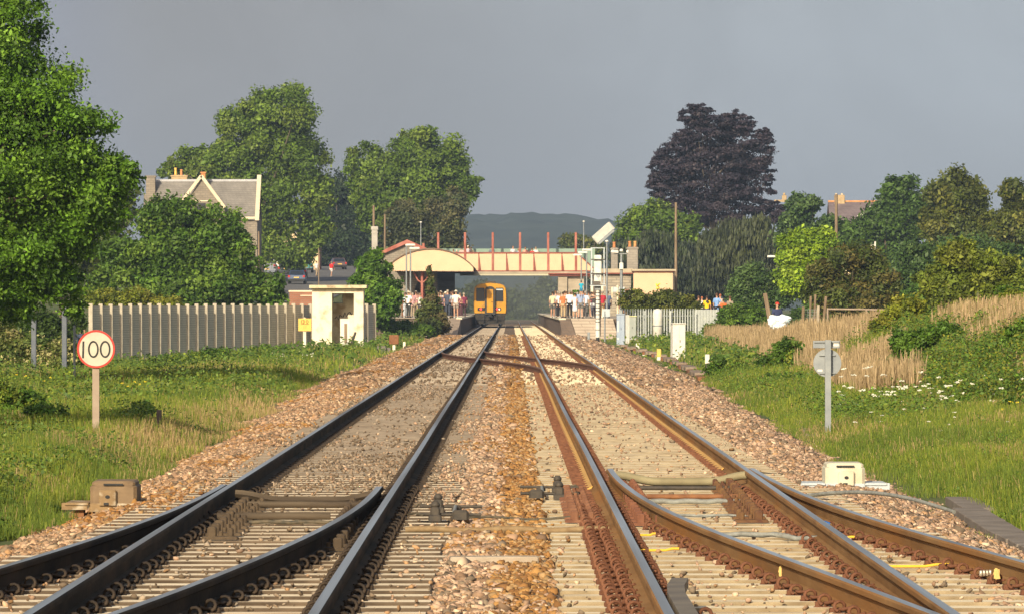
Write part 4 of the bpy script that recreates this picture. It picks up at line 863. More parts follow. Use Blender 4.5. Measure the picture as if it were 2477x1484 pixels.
# slab fence
m_fp = mat('fence_concrete', (.46,.41,.33), (.38,.34,.27), 4, .9, bump=.3); m_fs = brickmat('fence_slab', (.84,.76,.61), (.76,.68,.54), (.60,.54,.43), 1, 50, .105, ms=.018)  # slabs coloured paler than the posts to offset the shade they stand in
path = [(-18.57, 237.1), (-9.4, 262), (-6.85, 269)]
t = thing('slab_fence', 'long grey beige concrete slab fence along the left side of the line', 'fence', (0, 0, 0))
seg = []; 
for a, c in zip(path[:-1], path[1:]):
    l = math.hypot(c[0]-a[0], c[1]-a[1]); seg.append((a, c, l))
pts = []; s_ = 0; tot = sum(q[2] for q in seg); 
while s_ < tot:
    r_ = s_
    for a, c, l in seg:
        if r_ <= l: pts.append((a[0]+(c[0]-a[0])*r_/l, a[1]+(c[1]-a[1])*r_/l)); break
        r_ -= l
    s_ += 1.06
for i, (x, y) in enumerate(pts):
    zt = at(0, 735.5+.8*math.sin(i*.8), y).z; z0 = g1(x, y)-.2
    b = MB(); b.bbox((x+.03, y-.02, (z0+zt+.035)/2), (.19, .10, zt+.035-z0), .02); b.build('post', m_fp, t)
    if i+1 < len(pts):
        x2, y2 = pts[i+1]; a = math.atan2(x2-x, y2-y); b = MB(); b.box((0, 0, 0), (.05, math.hypot(x2-x, y2-y)-.1, zt-.06-z0))
        o = b.build('slab_panel', m_fs, t, ((x+x2)/2, (y+y2)/2, (z0+zt-.06)/2)); o.rotation_euler = (0, 0, -a)

# cabinets
def cab(lbl, px, y0, y1, w, Y, dep, m, rz, doors=True, mtop=None, lm=None):
    a = at(px, y1, Y); h = at(0, y0, Y).z-a.z; wd = w*Y/F; t = thing('cabinet', lbl, 'cabinet', (a.x, Y, a.z), R(rz))
    b = MB(); b.bbox((0, 0, h/2), (wd, dep, h), .015); b.build('body', m, t)
    b = MB(); b.bbox((0, -.01, h+.02), (wd+.05, dep+.07, .04), .01); b.build('lid', mtop or m, t)
    b = MB(); b.bx(-wd/2+.02, -.004, -dep/2-.014, -dep/2-.003, .1, h-.05); b.bx(.004, wd/2-.02, -dep/2-.014, -dep/2-.003, .1, h-.05); b.build('door', m, t)
    b = MB(); b.bbox((.03, -dep/2-.025, h*.52), (.02, .02, .1), .004); b.build('handle', m_dark, t)
    b = MB(); b.bx(-wd/2-.04, wd/2+.04, -dep/2-.05, dep/2+.05, -.35, .0); b.build('plinth', m_conc, t); return t, wd, h
m_bg = mat('blue_grey_paint', (.27,.33,.43), (.32,.38,.47), 3, .6)
t, wd, h = cab('blue grey cabinet with a white door standing open, by the signal', 1501, 760, 832, 19, 284, .5, m_bg, 0)
b = MB(); b.bx(0, .035, -.42, 0, .06, h-.02); o = b.build('open_door', m_white, t, (wd/2+.05, -.25, 0)); o.rotation_euler = (0, 0, R(22))
b = MB(); b.bx(-wd/2+.03, -wd/2+.10, -.279, -.268, h*.42, h*.78); b.bx(-wd/2+.03, -wd/2+.12, -.279, -.268, h*.16, h*.22); b.build('notice', m_white, t)
t, wd, h = cab('small grey cabinet with a pale yellow top, right of the blue grey one', 1528, 765, 820, 22, 292, .5, mat('dull_grey_paint', (.28,.31,.29), (.33,.35,.33), 3, .6), 0, mtop=mat('pale_yellow', (.7,.66,.3), (.6,.58,.3), 5, .6))
cab('tall white cabinet standing alone in the grass', 1640, 783, 868, 31, 206, .5, m_white, 9)
t = thing('white_pillar', 'round topped white pillar in front of the palisade fence', 'pillar', (at(1591, 0, 296).x, 296, -.5))
z = at(0, 746, 296).z+.5; b = MB(); b.lathe((0, 0, 0), [(.28, 0), (.28, z-.25), (.25, z-.1), (.15, z-.03), (.02, z)], 18); b.build('body', m_white, t)
b = MB(); b.lathe((0, 0, z*.52), [(.286, 0), (.30, .01), (.30, .05), (.286, .06)], 18); b.build('band', m_grey, t)

# palisade fence
t = thing('palisade_fence', 'grey steel palisade fence behind the cabinets', 'fence', (0, 0, 0)); m_pal = mat('palisade_steel', (.44,.47,.46), (.38,.41,.41), 4, .5, .3)
def palis(x0, x1, Y0, Y1, n):
    b = MB()
    for i in range(n):
        f = i/(n-1); Y = Y0+(Y1-Y0)*f; X = at(x0+(x1-x0)*f, 0, Y).x; zt = at(0, 746, Y).z; z0 = -.35; w = .042
        b.add([(X-w, Y, z0), (X+w, Y, z0), (X+w, Y, zt-.1), (X+.012, Y, zt), (X-.012, Y, zt), (X-w, Y, zt-.1), (X-w*.4, Y-.03, z0), (X+w*.4, Y-.03, z0), (X+w*.4, Y-.03, zt-.1), (X-w*.4, Y-.03, zt-.1)], [(0,6,9,5),(6,7,8,9),(7,1,2,8),(5,9,8,2,3,4)])
    b.build('pales', m_pal, t)
    b = MB(); a = at(x0, 0, Y0).x; c = at(x1, 0, Y1).x
    for q in (763, 812): zz = at(0, q, Y0).z; b.tube([(a, Y0+.05, zz), (c, Y1+.05, zz)], .03, 4)
    b.build('rails', m_pal, t)
palis(1499, 1683, 300, 302, 30)
b = MB()
for i in range(16):
    X = at(1682, 0, 302).x+.068*i; Y = 302-.45*i; zt = at(0, 748, Y).z; b.bx(X-.034, X+.034, Y-.012, Y+.012, -.35, zt)
b.build('pales', m_pal, t)
for px in (1502, 1560, 1622, 1682): a = at(px, 0, 301); b = MB(); b.bx(a.x-.04, a.x+.04, 301.06, 301.16, -.5, 1.4); b.build('post', m_pal, t)

# wooden posts and tubular gate on the right
peg('wooden_post', 'thick wooden post leaning left behind the person in the red cap', 1862, 708, 775, 250, 10, m_wood, lean=-10)
for px, y0, Y, w_, l, mm in [(1941, 741, 205, 6.5, 'brown wooden post left of the wire mesh', m_wood), (1977, 739, 205, 7, 'pale silvery wooden post right of the wire mesh', mat('silver_wood', (.40,.35,.27), (.30,.25,.19), 8, .9)), (1958, 716, 222, 5, 'thin wooden stake showing above the wire mesh, left one', m_wood), (1969, 712, 222, 5, 'thin wooden stake showing above the wire mesh, middle one', m_wood), (1990, 716, 222, 6, 'thin leaning stake right of the pale post', m_wood)]:
    peg('wooden_post', l, px, y0, 805, Y, w_, mm, lean=2 if 'leaning' not in l else 5)
t = thing('tubular_gate', 'low tubular rail with posts at the back of the reeds', 'fence', (0, 0, 0)); Y = 204
a, c = at(2000, 747, Y), at(2160, 750, Y); b = MB(); b.tube([a, (a+c)/2+Vector((0,0,.01)), c], .035, 7); b.build('rail', m_brpost, t)
for px in (2002, 2096): q = at(px, 748, Y); b = MB(); b.tube([q, q+Vector((0,0,-1.4))], .04, 7); b.build('post', m_brpost, t)
t = thing('wire_mesh', 'grey wire mesh panel between the wooden posts', 'fence', (0, 0, 0)); b = MB(); Y = 205.3
x0, x1 = at(1944, 0, Y).x, at(1975, 0, Y).x; z1, z0 = at(0, 748, Y).z, at(0, 800, Y).z
for i in range(8): x = x0+(x1-x0)*i/7; b.tube([(x, Y, z0), (x, Y, z1)], .006, 4)
for i in range(9): z = z0+(z1-z0)*i/8; b.tube([(x0, Y, z), (x1, Y, z)], .006, 4)
b.build('mesh', m_grey, t)
# far lineside poles
def pole(lbl, px, y0, Y, w, m, name='telegraph_pole', z0=None, extra=None, cat_='pole'):
    a = at(px, y0, Y); zb = g1(a.x, Y)-.2 if z0 is None else z0; t = thing(name, lbl, cat_, (a.x, Y, zb)); h = a.z-zb; r_ = w*Y/F/2
    b = MB(); b.tube([(0,0,0), (0,0,h*.5), (0,0,h)], [r_*1.15, r_, r_*.85], 8); b.build('pole', m, t)
    if extra: extra(t, h, r_)
    return t
pole('brown telegraph pole in front of the copper leaved tree', 1635, 490, 440, 7, m_wood)
pole('grey brown telegraph pole in front of the far red ridged house', 2023, 470, 400, 8, m_wood)
pole('brown telegraph pole standing behind the grey chimney', 904, 497, 500, 7, m_wood)
pole('slim brown pole right of the grey chimney', 931, 518, 490, 5, m_wood)
pole('thin grey pole standing in the tall trees on the right', 2169, 442, 483, 3, m_brpost)
pole('slim brown pole in front of the cars on the station road', 771-0, 600, 470, 3, m_wood)
pole('thin brown pole at the right corner of the stone house', 626, 560, 420, 5, m_wood)
# ------------------------------------------------------------------ far ground: hills, road, platforms
def hz(X, Y):
    px = CX+X*F/2600.; top = np.interp(px, [300,900,1125,1165,1200,1240,1290,1330,1370,1410,1450,1490,1600,2200], [600,548,534,528,531,523,524,528,530,536,541,549,570,640])
    crest = CZ+(HY-top)*2600/F; f = ss(1500, 2600, Y)*ss(3300, 2700, Y)
    return -.4+(crest+.4-3.5)*f+(vn(X/9., Y/14.)*3.2+vn(X/22.+5, Y/40.)*3.4)*ss(1500, 1700, Y)
m_hill = mat('wooded_hill', (.032,.048,.042), (.055,.075,.062), .05, 1, bump=1, bs=.15)  # woodland green shifted blue-grey, some distance haze put into the colour
tag(grid('hills', np.arange(-760, 761, 5.), np.concatenate([np.arange(1450, 2300, 22.), np.arange(2300, 2700, 6.), np.arange(2700, 3380, 40.)]), hz, m_hill), kind='structure')
m_road = mat('tarmac', (.11,.105,.105), (.145,.14,.135), .6, .95)
tag(grid('road', np.arange(-31, -14.9, .5), np.arange(440, 700, 3.), lambda X, Y: gz(X, Y)+.05+.02*ss(0, 1, 1), m_road), kind='structure')
m_dbrick = brickmat('dark_brick', (.13,.095,.075), (.19,.13,.095), (.12,.10,.085), 1, .45, .15)
m_lbrick = brickmat('pale_block', (.47,.375,.29), (.53,.43,.33), (.33,.26,.20), 1, 1.2, .19, ms=.03)
m_cop = mat('platform_edge', (.66,.60,.46), (.55,.49,.38), 1.5, .85); m_plat = mat('platform_tarmac', (.30,.25,.20), (.36,.31,.25), .8, .95)
t = thing('platform', 'right platform with a white edge and a pale block end wall', 'platform', (0, 0, 0))
b = MB(); b.bx(3.15, 8.0, 338, 620, -.6, .86); b.build('wall', m_dbrick, t)
b = MB(); b.bx(3.3, 8.0, 337.9, 620, .861, .90); b.build('surface', m_plat, t)
b = MB(); b.bx(3.02, 3.45, 337.5, 620, .80, .915); b.build('coping', m_cop, t)
b = MB(); z = .90; b.add([(3.75, 337.2, z), (6.4, 337.2, z), (6.75, 336.4, -.5), (4.2, 336.4, -.5), (3.75, 337.95, z), (6.4, 337.95, z), (6.75, 337.95, -.5), (4.2, 337.95, -.5)], [(0,3,2,1),(0,1,5,4),(1,2,6,5),(0,4,7,3)]); b.build('end_wall', m_lbrick, t)
b = MB(); z = .82; b.add([(3.05, 337.4, z), (3.74, 337.2, z), (4.19, 336.3, -.5), (3.3, 336.3, -.5), (3.05, 337.96, z), (3.74, 337.96, z)], [(0,3,2,1),(0,1,5,4),(1,2,5),(0,4,3)]); b.build('wing_wall', m_dbrick, t)
t = thing('platform', 'left platform with a brown end slope beside the train', 'platform', (0, 0, 0))
b = MB(); b.bx(-9.5, -3.35, 354, 620, -.6, .86); b.build('wall', m_dbrick, t)
b = MB(); b.bx(-9.5, -3.45, 353.9, 620, .861, .90); b.build('surface', m_plat, t)
b = MB(); b.bx(-3.6, -3.22, 353.5, 620, .80, .915); b.build('coping', m_cop, t)
b = MB(); b.add([(-5.3, 353.8, .9), (-3.3, 353.8, .9), (-3.5, 349, -.3), (-5.9, 349, -.3), (-5.3, 354.02, -.5), (-3.3, 354.02, -.5)], [(0,3,2,1),(1,2,5),(0,4,3)]); b.build('ramp', mat('brown_ramp', (.26,.20,.155), (.32,.25,.19), 2, .9), t)

# ------------------------------------------------------------------ footbridge
m_crm = mat('cream_panel', (.68,.46,.30), (.63,.425,.275), 1.2, .7); m_red2 = mat('faded_red_paint', (.19,.052,.035), (.26,.085,.06), 3, .7); m_pink = mat('pink_red_paint', (.38,.145,.11), (.28,.085,.058), .9, .7, lo=.4, hi=.6)
m_bconc = mat('bridge_concrete', (.40,.34,.26), (.28,.235,.175), .7, .9, stretch=(1,1,3)); m_bpale = mat('pale_beam', (.50,.46,.33), (.44,.40,.29), 1, .85)
Y = 487; k = Y/F; t = thing('footbridge', 'cream and red station footbridge crossing both tracks', 'footbridge', (0, Y, 0))
X_ = lambda px: (px-CX)*k
Z_ = lambda y: CZ-(y-HY)*k
b = MB(); b.prism([(X_(1010), Z_(655)), (X_(1434), Z_(655)), (X_(1434), Z_(650)), (X_(1396), Z_(613)), (X_(1010), Z_(613))], 0, .06); b.build('parapet', m_crm, t)
b = MB(); b.bx(X_(1010), X_(1395), -.07, .13, Z_(613.2), Z_(610)); b.box(((X_(1395)+X_(1436))/2, .03, (Z_(611.5)+Z_(649))/2), (math.hypot(X_(1436)-X_(1395), Z_(611.5)-Z_(649)), .2, .11), (0, math.atan2(Z_(611.5)-Z_(649), X_(1436)-X_(1395)), 0)); b.bx(X_(1010), X_(1434), -.06, -.002, Z_(657), Z_(654.2)); b.build('handrail', m_red2, t)
for i, px in enumerate([1060, 1125, 1192, 1258, 1326, 1393]):
    b = MB(); b.bbox((X_(px), .03, (Z_(654)+Z_(562))/2), (.21, .21, Z_(562)-Z_(654)), .03); b.build('post', m_pink, t)
    q = px+34
    if q < 1400:
        b = MB(); b.add([(X_(q-2), -.14, Z_(654)), (X_(q+4), -.14, Z_(654)), (X_(q), -.02, Z_(613)), (X_(q-2), -.02, Z_(613)), (X_(q-2), .001, Z_(654)), (X_(q+4), .001, Z_(654)), (X_(q), .001, Z_(613)), (X_(q-2), .001, Z_(613))], [(0,1,2,3),(0,3,7,4),(1,5,6,2)]); b.build('bracket', m_red2, t)
b = MB(); b.bx(X_(1000), X_(1420), -.10, 2.7, Z_(661.5), Z_(657.1)); b.build('deck', m_bconc, t)
b = MB(); b.bx(X_(1112), X_(1346), -.05, .4, Z_(666.5), Z_(661.6)); b.bx(X_(1112), X_(1346), 2.2, 2.65, Z_(666.5), Z_(661.6)); b.build('beam', m_bpale, t)
b = MB(); b.bx(X_(1326), X_(1470), -.30, -.11, Z_(664), Z_(660.8)); b.bx(X_(1330), X_(1480), -.10, 2.5, Z_(668), Z_(664.1)); b.build('canopy_edge', m_red2, t)
b = MB(); b.bx(X_(1010), X_(1440), 2.6, 2.66, Z_(655), Z_(600)-.03); b.build('far_parapet', mat('pale_green_panel', (.20,.29,.235), (.23,.32,.26), 1, .7), t)
b = MB(); b.bx(X_(1350), X_(1372), .1, 2.4, .9, Z_(662)); b.bx(X_(1373), X_(1412), .4, 2.4, .9, Z_(662)); b.build('pier', m_bconc, t)
b = MB(); b.bx(X_(1060), X_(1100), .1, 2.4, .9, Z_(662)); b.build('pier', m_bconc, t)
# stair flight on the right
b = MB(); b.box(((X_(1400)+X_(1475))/2, 1.2, (Z_(655)+Z_(700))/2), (4.0, 1.8, .25), (0, R(32), 0)); b.build('stair', m_bconc, t)

# ------------------------------------------------------------------ left station building and canopy
m_stone = brickmat('rubble_stone', (.27,.235,.19), (.35,.30,.235), (.20,.175,.145), 1, .38, .19, ms=.02)
m_slate = brickmat('slate', (.16,.145,.14), (.20,.185,.175), (.11,.10,.10), 1, .32, .16, ms=.015)
Y = 470; k = Y/F
t = thing('station_building', 'stone station building with red gable boards behind the arched canopy', 'building', (0, Y, 0))
L0, R0, AP = X_(914), X_(1057), X_(985); ze, za = Z_(614), Z_(584)
b = MB(); b.prism([(L0, -.4), (X_(1000), -.4), (X_(1000), .9+1.6), (X_(1004), 3.3), (X_(1014), 4.0), (X_(1027), 4.25), (X_(1040), 4.0), (R0, 3.3), (R0, ze), (AP, za), (L0, ze)], 0, .5); b.bx(L0, L0+.4, .5, 26, -.4, ze); b.bx(R0-.4, R0, .5, 26, -.4, ze); b.bx(L0, R0, 3.0, 3.3, .9, ze); b.build('wall', m_stone, t)
b = MB()
for s, e in ((L0-.35, AP), (R0+.35, AP)):
    d = -.35*(za-ze)/(AP-L0); b.add([(s, -.3, ze+d+.05), (e, -.3, za+.12), (e, 26, za+.12), (s, 26, ze+d+.05), (s, -.3, ze+d-.1), (e, -.3, za-.03), (e, 26, za-.03), (s, 26, ze+d-.1)], [(0,1,2,3),(7,6,5,4),(0,4,5,1),(2,6,7,3),(0,3,7,4)])
b.build('roof', m_slate, t)
b = MB()
for s in (L0-.4, R0+.4):
    d = -.4*(za-ze)/(AP-L0); b.add([(s, -.42, ze+d-.22), (AP, -.42, za-.18), (AP, -.42, za+.16), (s, -.42, ze+d+.10), (s, -.32, ze+d-.22), (AP, -.32, za-.18), (AP, -.32, za+.16), (s, -.32, ze+d+.10)], [(0,1,2,3),(7,6,5,4),(3,2,6,7),(0,4,5,1)])
b.build('bargeboard', m_pink, t)
m_chg = mat('grey_render', (.42,.40,.36), (.34,.32,.285), 1.5, .9)
b = MB(); b.bbox((X_(905), 2.0, (Z_(549)+3)/2), (.52, .6, Z_(549)-3), .03); b.bbox((X_(905), 2.0, Z_(551)), (.64, .7, .3), .04); b.bbox((X_(905), 2.0, Z_(562)), (.58, .66, .12), .03); b.build('chimney', m_chg, t)
b = MB(); b.bx(X_(1008)-.2, X_(1022), .1, .6, .9, 2.2); b.build('door', m_dark, t)
b = MB(); b.bbox((X_(1023), 3, Z_(600)), (.22, .22, .9), .03); b.build('roof_vent', m_pink, t)
Y = 458; k = Y/F
t = thing('platform_canopy', 'arched canopy with a cream scalloped end board over the left platform', 'canopy', (0, Y, 0))
arc = [(945,641),(952,634),(962,627),(976,619),(992,612.5),(1010,607.5),(1030,604.5),(1050,604),(1070,606.5),(1090,611.5),(1108,619),(1122,627.5),(1136,638.5),(1145,648)]
top = [(X_(x), Z_(y)) for x, y in arc]; n = 46; bot = []
for i in range(n*2+1): x = X_(1145)+(X_(950)-X_(1145))*i/(n*2); bot.append((x, Z_(657.5)+(.07 if i % 2 else 0)+.02*i/n))
b = MB()
tt = top[::-1]; poly = bot[::-1]+tt
vs = [(x, 0, z) for x, z in poly]+[(x, .06, z) for x, z in poly]
me_b = bmesh.new(); f1 = [me_b.verts.new(v) for v in vs[:len(poly)]]; me_b.faces.new(f1); bmesh.ops.triangulate(me_b, faces=me_b.faces[:]); rr_ = bmesh.ops.extrude_face_region(me_b, geom=me_b.faces[:]); bmesh.ops.translate(me_b, vec=(0, .06, 0), verts=[v for v in rr_['geom'] if isinstance(v, bmesh.types.BMVert)]); bmesh.ops.recalc_face_normals(me_b, faces=me_b.faces[:])
me = bpy.data.meshes.new('end_board'); me_b.to_mesh(me); me_b.free(); put('end_board', me, t, m_crm)
b = MB(); b.smooth = True
o_ = [(x, z+.03) for x, z in top]; u_ = [(x, z+.14) for x, z in top]
vs = [(x, y, z) for y in (-.12, 34) for x, z in o_]+[(x, y, z) for y in (-.12, 34) for x, z in u_]; m_ = len(top); fs = []
for i in range(m_-1): fs += [(i, i+1, i+1+m_, i+m_), (2*m_+i, 2*m_+i+m_, 2*m_+i+1+m_, 2*m_+i+1)]
b.add(vs, fs); b.smooth = False; b.add([vs[i] for i in range(m_)]+[vs[2*m_+i] for i in range(m_)], [(i, m_+i, m_+i+1, i+1) for i in range(m_-1)]); b.build('roof', mat('canopy_sheet', (.13,.085,.055), (.18,.13,.09), 1, .7), t)
b = MB(); b.bx(X_(952), X_(1143), .5, 34, Z_(656), Z_(653)); b.build('ceiling', mat('canopy_timber', (.10,.07,.055), (.14,.10,.08), 2, .8), t)
for i in range(5):
    y = 1.0+i*7.5; b = MB(); b.bx(X_(1020)-.09, X_(1020)+.09, y-.09, y+.09, .9, Z_(656)); 
    for s in (-1, 1): b.tube([(X_(1020), y, Z_(656)-1.0), (X_(1020)+s*.35, y, Z_(656)-.75), (X_(1020)+s*.72, y, Z_(656)-.08)], .07, 6)
    b.build('column', m_pink, t)

# ------------------------------------------------------------------ right station building
Y = 430; k = Y/F
t = thing('station_building', 'low flat topped station building with a cream end wall and grey chimneys', 'building', (0, Y, 0))
b = MB(); b.bx(X_(1452), X_(1526), -.02, 40, .4, Z_(664)); b.build('wall', brickmat('grey_stone', (.36,.31,.245), (.44,.38,.29), (.25,.215,.175), 1, .7, .22, ms=.03), t)
b = MB(); b.bx(X_(1445), X_(1530), -.25, 40, Z_(660.5), Z_(650)); b.bx(X_(1527), X_(1633), -2.2, 30, Z_(656), Z_(651.5)); b.build('roof', mat('flat_roof', (.36,.31,.22), (.42,.36,.26), 1, .9), t)
b = MB(); b.bx(X_(1440), X_(1531), -.4, -.26, Z_(663), Z_(659.8)); b.bx(X_(1527), X_(1631), -2.1, -1.96, Z_(658), Z_(656.1)); b.build('fascia', m_red2, t)
b = MB(); b.prism([(X_(1531), .3), (X_(1628), .3), (X_(1628), Z_(656.2)), (X_(1531), Z_(656.2))], -1.9, -1.7); b.bx(X_(1628)-.2, X_(1628), -1.7, 20, .3, Z_(656.2)); b.build('end_wall', m_crm, t)
b = MB(); b.bx(X_(1626), X_(1630), -1.96, -1.901, .3, Z_(657)); b.build('drainpipe', m_dark, t)
m_cht = brickmat('chimney_stone', (.27,.24,.205), (.32,.285,.24), (.2,.18,.155), 1, .5, .2)
m_pot = mat('terracotta', (.46,.18,.07), (.55,.30,.12), 2, .8)
for x0, x1, y0, pots in ((1480, 1497, 598, [1488]), (1519, 1546, 596, [1526, 1539])):
    b = MB(); b.bbox(((X_(x0)+X_(x1))/2, 4, (Z_(655)+Z_(y0))/2), (X_(x1)-X_(x0), .7, Z_(y0)-Z_(655)), .04); b.bbox(((X_(x0)+X_(x1))/2, 4, Z_(y0+3)), (X_(x1)-X_(x0)+.1, .8, .12), .03); c = b.build('chimney', m_cht, t)
    for px in pots: b = MB(); b.lathe((X_(px), 4, Z_(y0)), [(.15, 0), (.12, .12), (.11, .38), (.14, .42), (.13, .47), (.07, .47)], 10); b.build('pot', m_pot, c)
zl = Z_(692); b = MB(); xc = X_(1590)
ribbon(b, [(xc-.16, zl+.18), (xc-.06, zl-.02), (xc+.02, zl+.12), (xc+.15, zl+.2)], .09, -1.93, .02); ribbon(b, [(xc-.12, zl-.10), (xc-.02, zl-.26), (xc+.10, zl-.06)], .09, -1.93, .02); b.build('yellow_emblem', mat('bright_yellow', (.80,.62,.02), (.75,.58,.03), 5, .6), t)
b = MB(); b.prism([(X_(1476), .9), (X_(1500), .9), (X_(1500), Z_(702)), (X_(1476), Z_(704))], -34, -33.9); tag(b.build('timber_screen', mat('red_brown_timber', (.24,.12,.075), (.30,.16,.10), 3, .9, stretch=(4,1,.2)), None, (0, Y, 0)), 'red brown timber screen at the back of the right platform', 'screen')
Y = 380; k = Y/F
t = thing('station_sign', 'pale grey blank backed running board on a cream post on the right platform', 'sign', (0, Y, 0))
b = MB(); b.bx(X_(1479), X_(1511), -.04, 0, Z_(706), Z_(694)); b.build('board', m_mgrey, t)
b = MB(); b.bx(X_(1491.5), X_(1495.5), -.14, -.045, .88, Z_(690)); b.bx(X_(1479), X_(1482), -.14, -.045, Z_(720), Z_(694)); b.build('post', m_cream, t)

# ------------------------------------------------------------------ train
Y = 463; t = thing('train', 'rear of a yellow fronted diesel train standing under the footbridge', 'train', (-1.79, Y, 0))
m_ty = mat('train_yellow', (.54,.255,.006), (.42,.20,.01), 1.5, .5, c3=(.30,.16,.03), s3=1.2); m_tb = mat('train_blue_side', (.05,.09,.16), (.07,.11,.18), 1, .5); m_tg = mat('gangway_grey', (.03,.03,.03), (.05,.05,.047), 3, .8); m_glass = mat('dark_glass', (.02,.025,.035), None, rough=.15, spec=.6)
m_und = mat('underframe', (.018,.018,.019), (.04,.035,.03), 3, .85)
half = [(1.34, .95), (1.40, 1.3), (1.41, 1.9), (1.40, 2.8), (1.35, 3.22), (1.20, 3.46), (.85, 3.60), (.0, 3.68)]
sec = half+[(-x, z) for x, z in half[-2::-1]]
b = MB(); n = len(sec); st = [(0, .965, 0), (.18, 1, 0), (20, 1, 0), (20.2, 1, 0), (40, 1, 0)]
vs = []; fs = []
for y, s, _ in st: vs += [(x*s, y, .95+(z-.95)*(.985 if s < 1 else 1)) for x, z in sec]
b.smooth = False
for i in range(len(st)-1):
    for q in range(n-1): fs.append((i*n+q, i*n+q+1, (i+1)*n+q+1, (i+1)*n+q))
    fs.append((i*n+n-1, i*n, (i+1)*n, (i+1)*n+n-1))
b.cur = 0; b.add(vs, fs); b.cur = 1; b.add(vs[:n], [tuple(range(n))]); b.add([(x, y, z) for x, y, z in vs[n:2*n]], [])
body = b.build('body', [m_tb, m_ty], t)
for p in body.data.polygons:
    if p.center.y < .15: p.material_index = 1
px2 = lambda px: (px-1184)*.0358; pz2 = lambda y: CZ-(y-HY)*.0358
for x0, x1 in ((1150.5, 1170), (1197, 1215.5)):
    b = MB(); b.bbox(((px2(x0)+px2(x1))/2, -.02, (pz2(696.5)+pz2(728.5))/2), (px2(x1)-px2(x0), .05, pz2(696.5)-pz2(728.5)), .02); wn = b.build('windscreen', m_glass, t)
    b = MB(); b.bx(px2(x0)+.04, px2(x1)-.04, -.06, -.046, pz2(702), pz2(699)); b.build('blind', m_mgrey if x0 > 1190 else m_tg, wn)
ar = [(px2(1171), .95)]+[(px2(1183.5)+.45*math.cos(a), pz2(702)+.34*math.sin(a)) for a in [math.pi-math.pi*i/12 for i in range(13)]]+[(px2(1196), .95)]
b = MB(); b.prism(ar[::-1], -.34, .05); b.build('gangway', m_tg, t)
b = MB(); b.bx(px2(1176), px2(1191), -.38, -.341, 1.15, pz2(700)); dr = b.build('gangway_door', m_ty, t); b = MB(); b.bx(px2(1187), px2(1190), -.40, -.381, 2.0, 2.06); b.build('handle', m_black, dr)
m_tail = mat('tail_lamp', (.6,.02,.02), emis=(1, .05, .04), es=3.0); m_lens = mat('lamp_lens', (.8,.8,.75), rough=.2)
for px in (1161, 1200): b = MB(); b.bbox((px2(px)+.05, -.05, pz2(747)), (.62, .08, .24), .02); b.build('lamp_cluster', m_black, t); b = MB(); b.cyl((px2(px)+.02, -.10, pz2(747)), (px2(px)+.02, -.085, pz2(747)), .085, None, 12); b.build('tail_lamp', m_tail, t)
b = MB(); b.cyl((px2(1206), -.10, pz2(747.5)), (px2(1206), -.085, pz2(747.5)), .08, None, 12); b.build('headlight', m_lens, t)
b = MB(); b.bbox((0, .35, .72), (2.6, .9, .45), .05); b.bbox((0, 1.6, .45), (1.9, 2.4, .35), .05); b.bx(-1.2, 1.2, 6, 34, .3, .9); b.bbox((0, .1, .42), (2.2, .12, .3), .03); b.build('underframe', m_und, t)
b = MB(); b.bx(-1.33, 1.33, -.03, .12, .92, 1.09); b.bx(-1.25, 1.25, .0, .3, .16, .919); b.build('lower_skirt', m_und, t)
b = MB(); b.bbox((0, -.35, .92), (.34, .5, .3), .04); b.bx(-.6, -.5, -.3, 0, .4, .9); b.bx(.5, .6, -.3, 0, .4, .9); b.build('coupler', m_und, t)
for yy in (3.0, 5.6, 15, 17.6):
    for s in (-1, 1): b = MB(); b.cyl((s*.70, yy, .42), (s*.82, yy, .42), .42, None, 20); b.build('wheel', m_und, t)
b = MB()
for i in range(9): b.bx(-1.425, -1.395, 3+i*2, 4.4+i*2, 2.0, 2.75); b.bx(1.395, 1.425, 3+i*2, 4.4+i*2, 2.0, 2.75)
b.build('side_windows', m_glass, t)
b = MB(); b.bbox((0, .7, 3.76), (.9, 1.0, .12), .04); b.build('exhaust_cowl', m_dark, t)

# ------------------------------------------------------------------ signal and lamps
Y = 295; k = Y/F; zb = at(0, 836, Y).z; t = thing('railway_signal', 'railway signal on a banded white mast with a tilted back plate', 'signal', (X_(1446), Y, zb))
x0 = X_(1446); zz = lambda y: Z_(y)-zb; xx = lambda px: X_(px)-x0
b = MB(); b.tube([(0, 0, zz(815)), (0, 0, zz(770)), (0, 0, zz(702))], [.135, .115, .105], 14); b.build('mast', m_white, t)
b = MB()
for y in (806, 797, 778, 760, 744, 752, 735, 770, 725, 716, 708): b.cyl((0, 0, zz(y)-.018), (0, 0, zz(y)+.018), .128, None, 14)
b.build('mast_band', m_black, t)
b = MB(); b.tube([(0, 0, -.2), (0, 0, zz(815)), ], [.12, .10], 12); b.bbox((0, 0, .05), (.42, .42, .12), .02); b.build('base', m_black, t)
b = MB(); b.tube([(.14, .05, zz(812)), (.14, .05, zz(700))], .022, 5)
for i in range(20): z = zz(812)+(zz(700)-zz(812))*i/19; b.tube([(.10, -.03, z), (.18, .06, z)], .014, 4)
b.build('ladder', m_dark, t)
b = MB(); b.bbox((0, 0, (zz(701)+zz(690))/2), (.34, .34, zz(690)-zz(701)), .03); b.build('neck', m_grey, t)
b = MB(); b.bbox((xx(1446), -.1, (zz(617)+zz(680))/2), (.42, .34, zz(617)-zz(680)), .05); b.build('signal_head', m_white, t)
b = MB(); b.cyl((xx(1446), -.31, zz(667)), (xx(1446), -.27, zz(667)), .10, None, 16); b.build('lens_hood', mat('grey_hood', (.3,.31,.32)), t)
b = MB()
for px in (1431, 1461):
    for yy in (-.35, .35): b.bx(xx(px)-.028, xx(px)+.028, yy-.028, yy+.028, zz(690), zz(600))
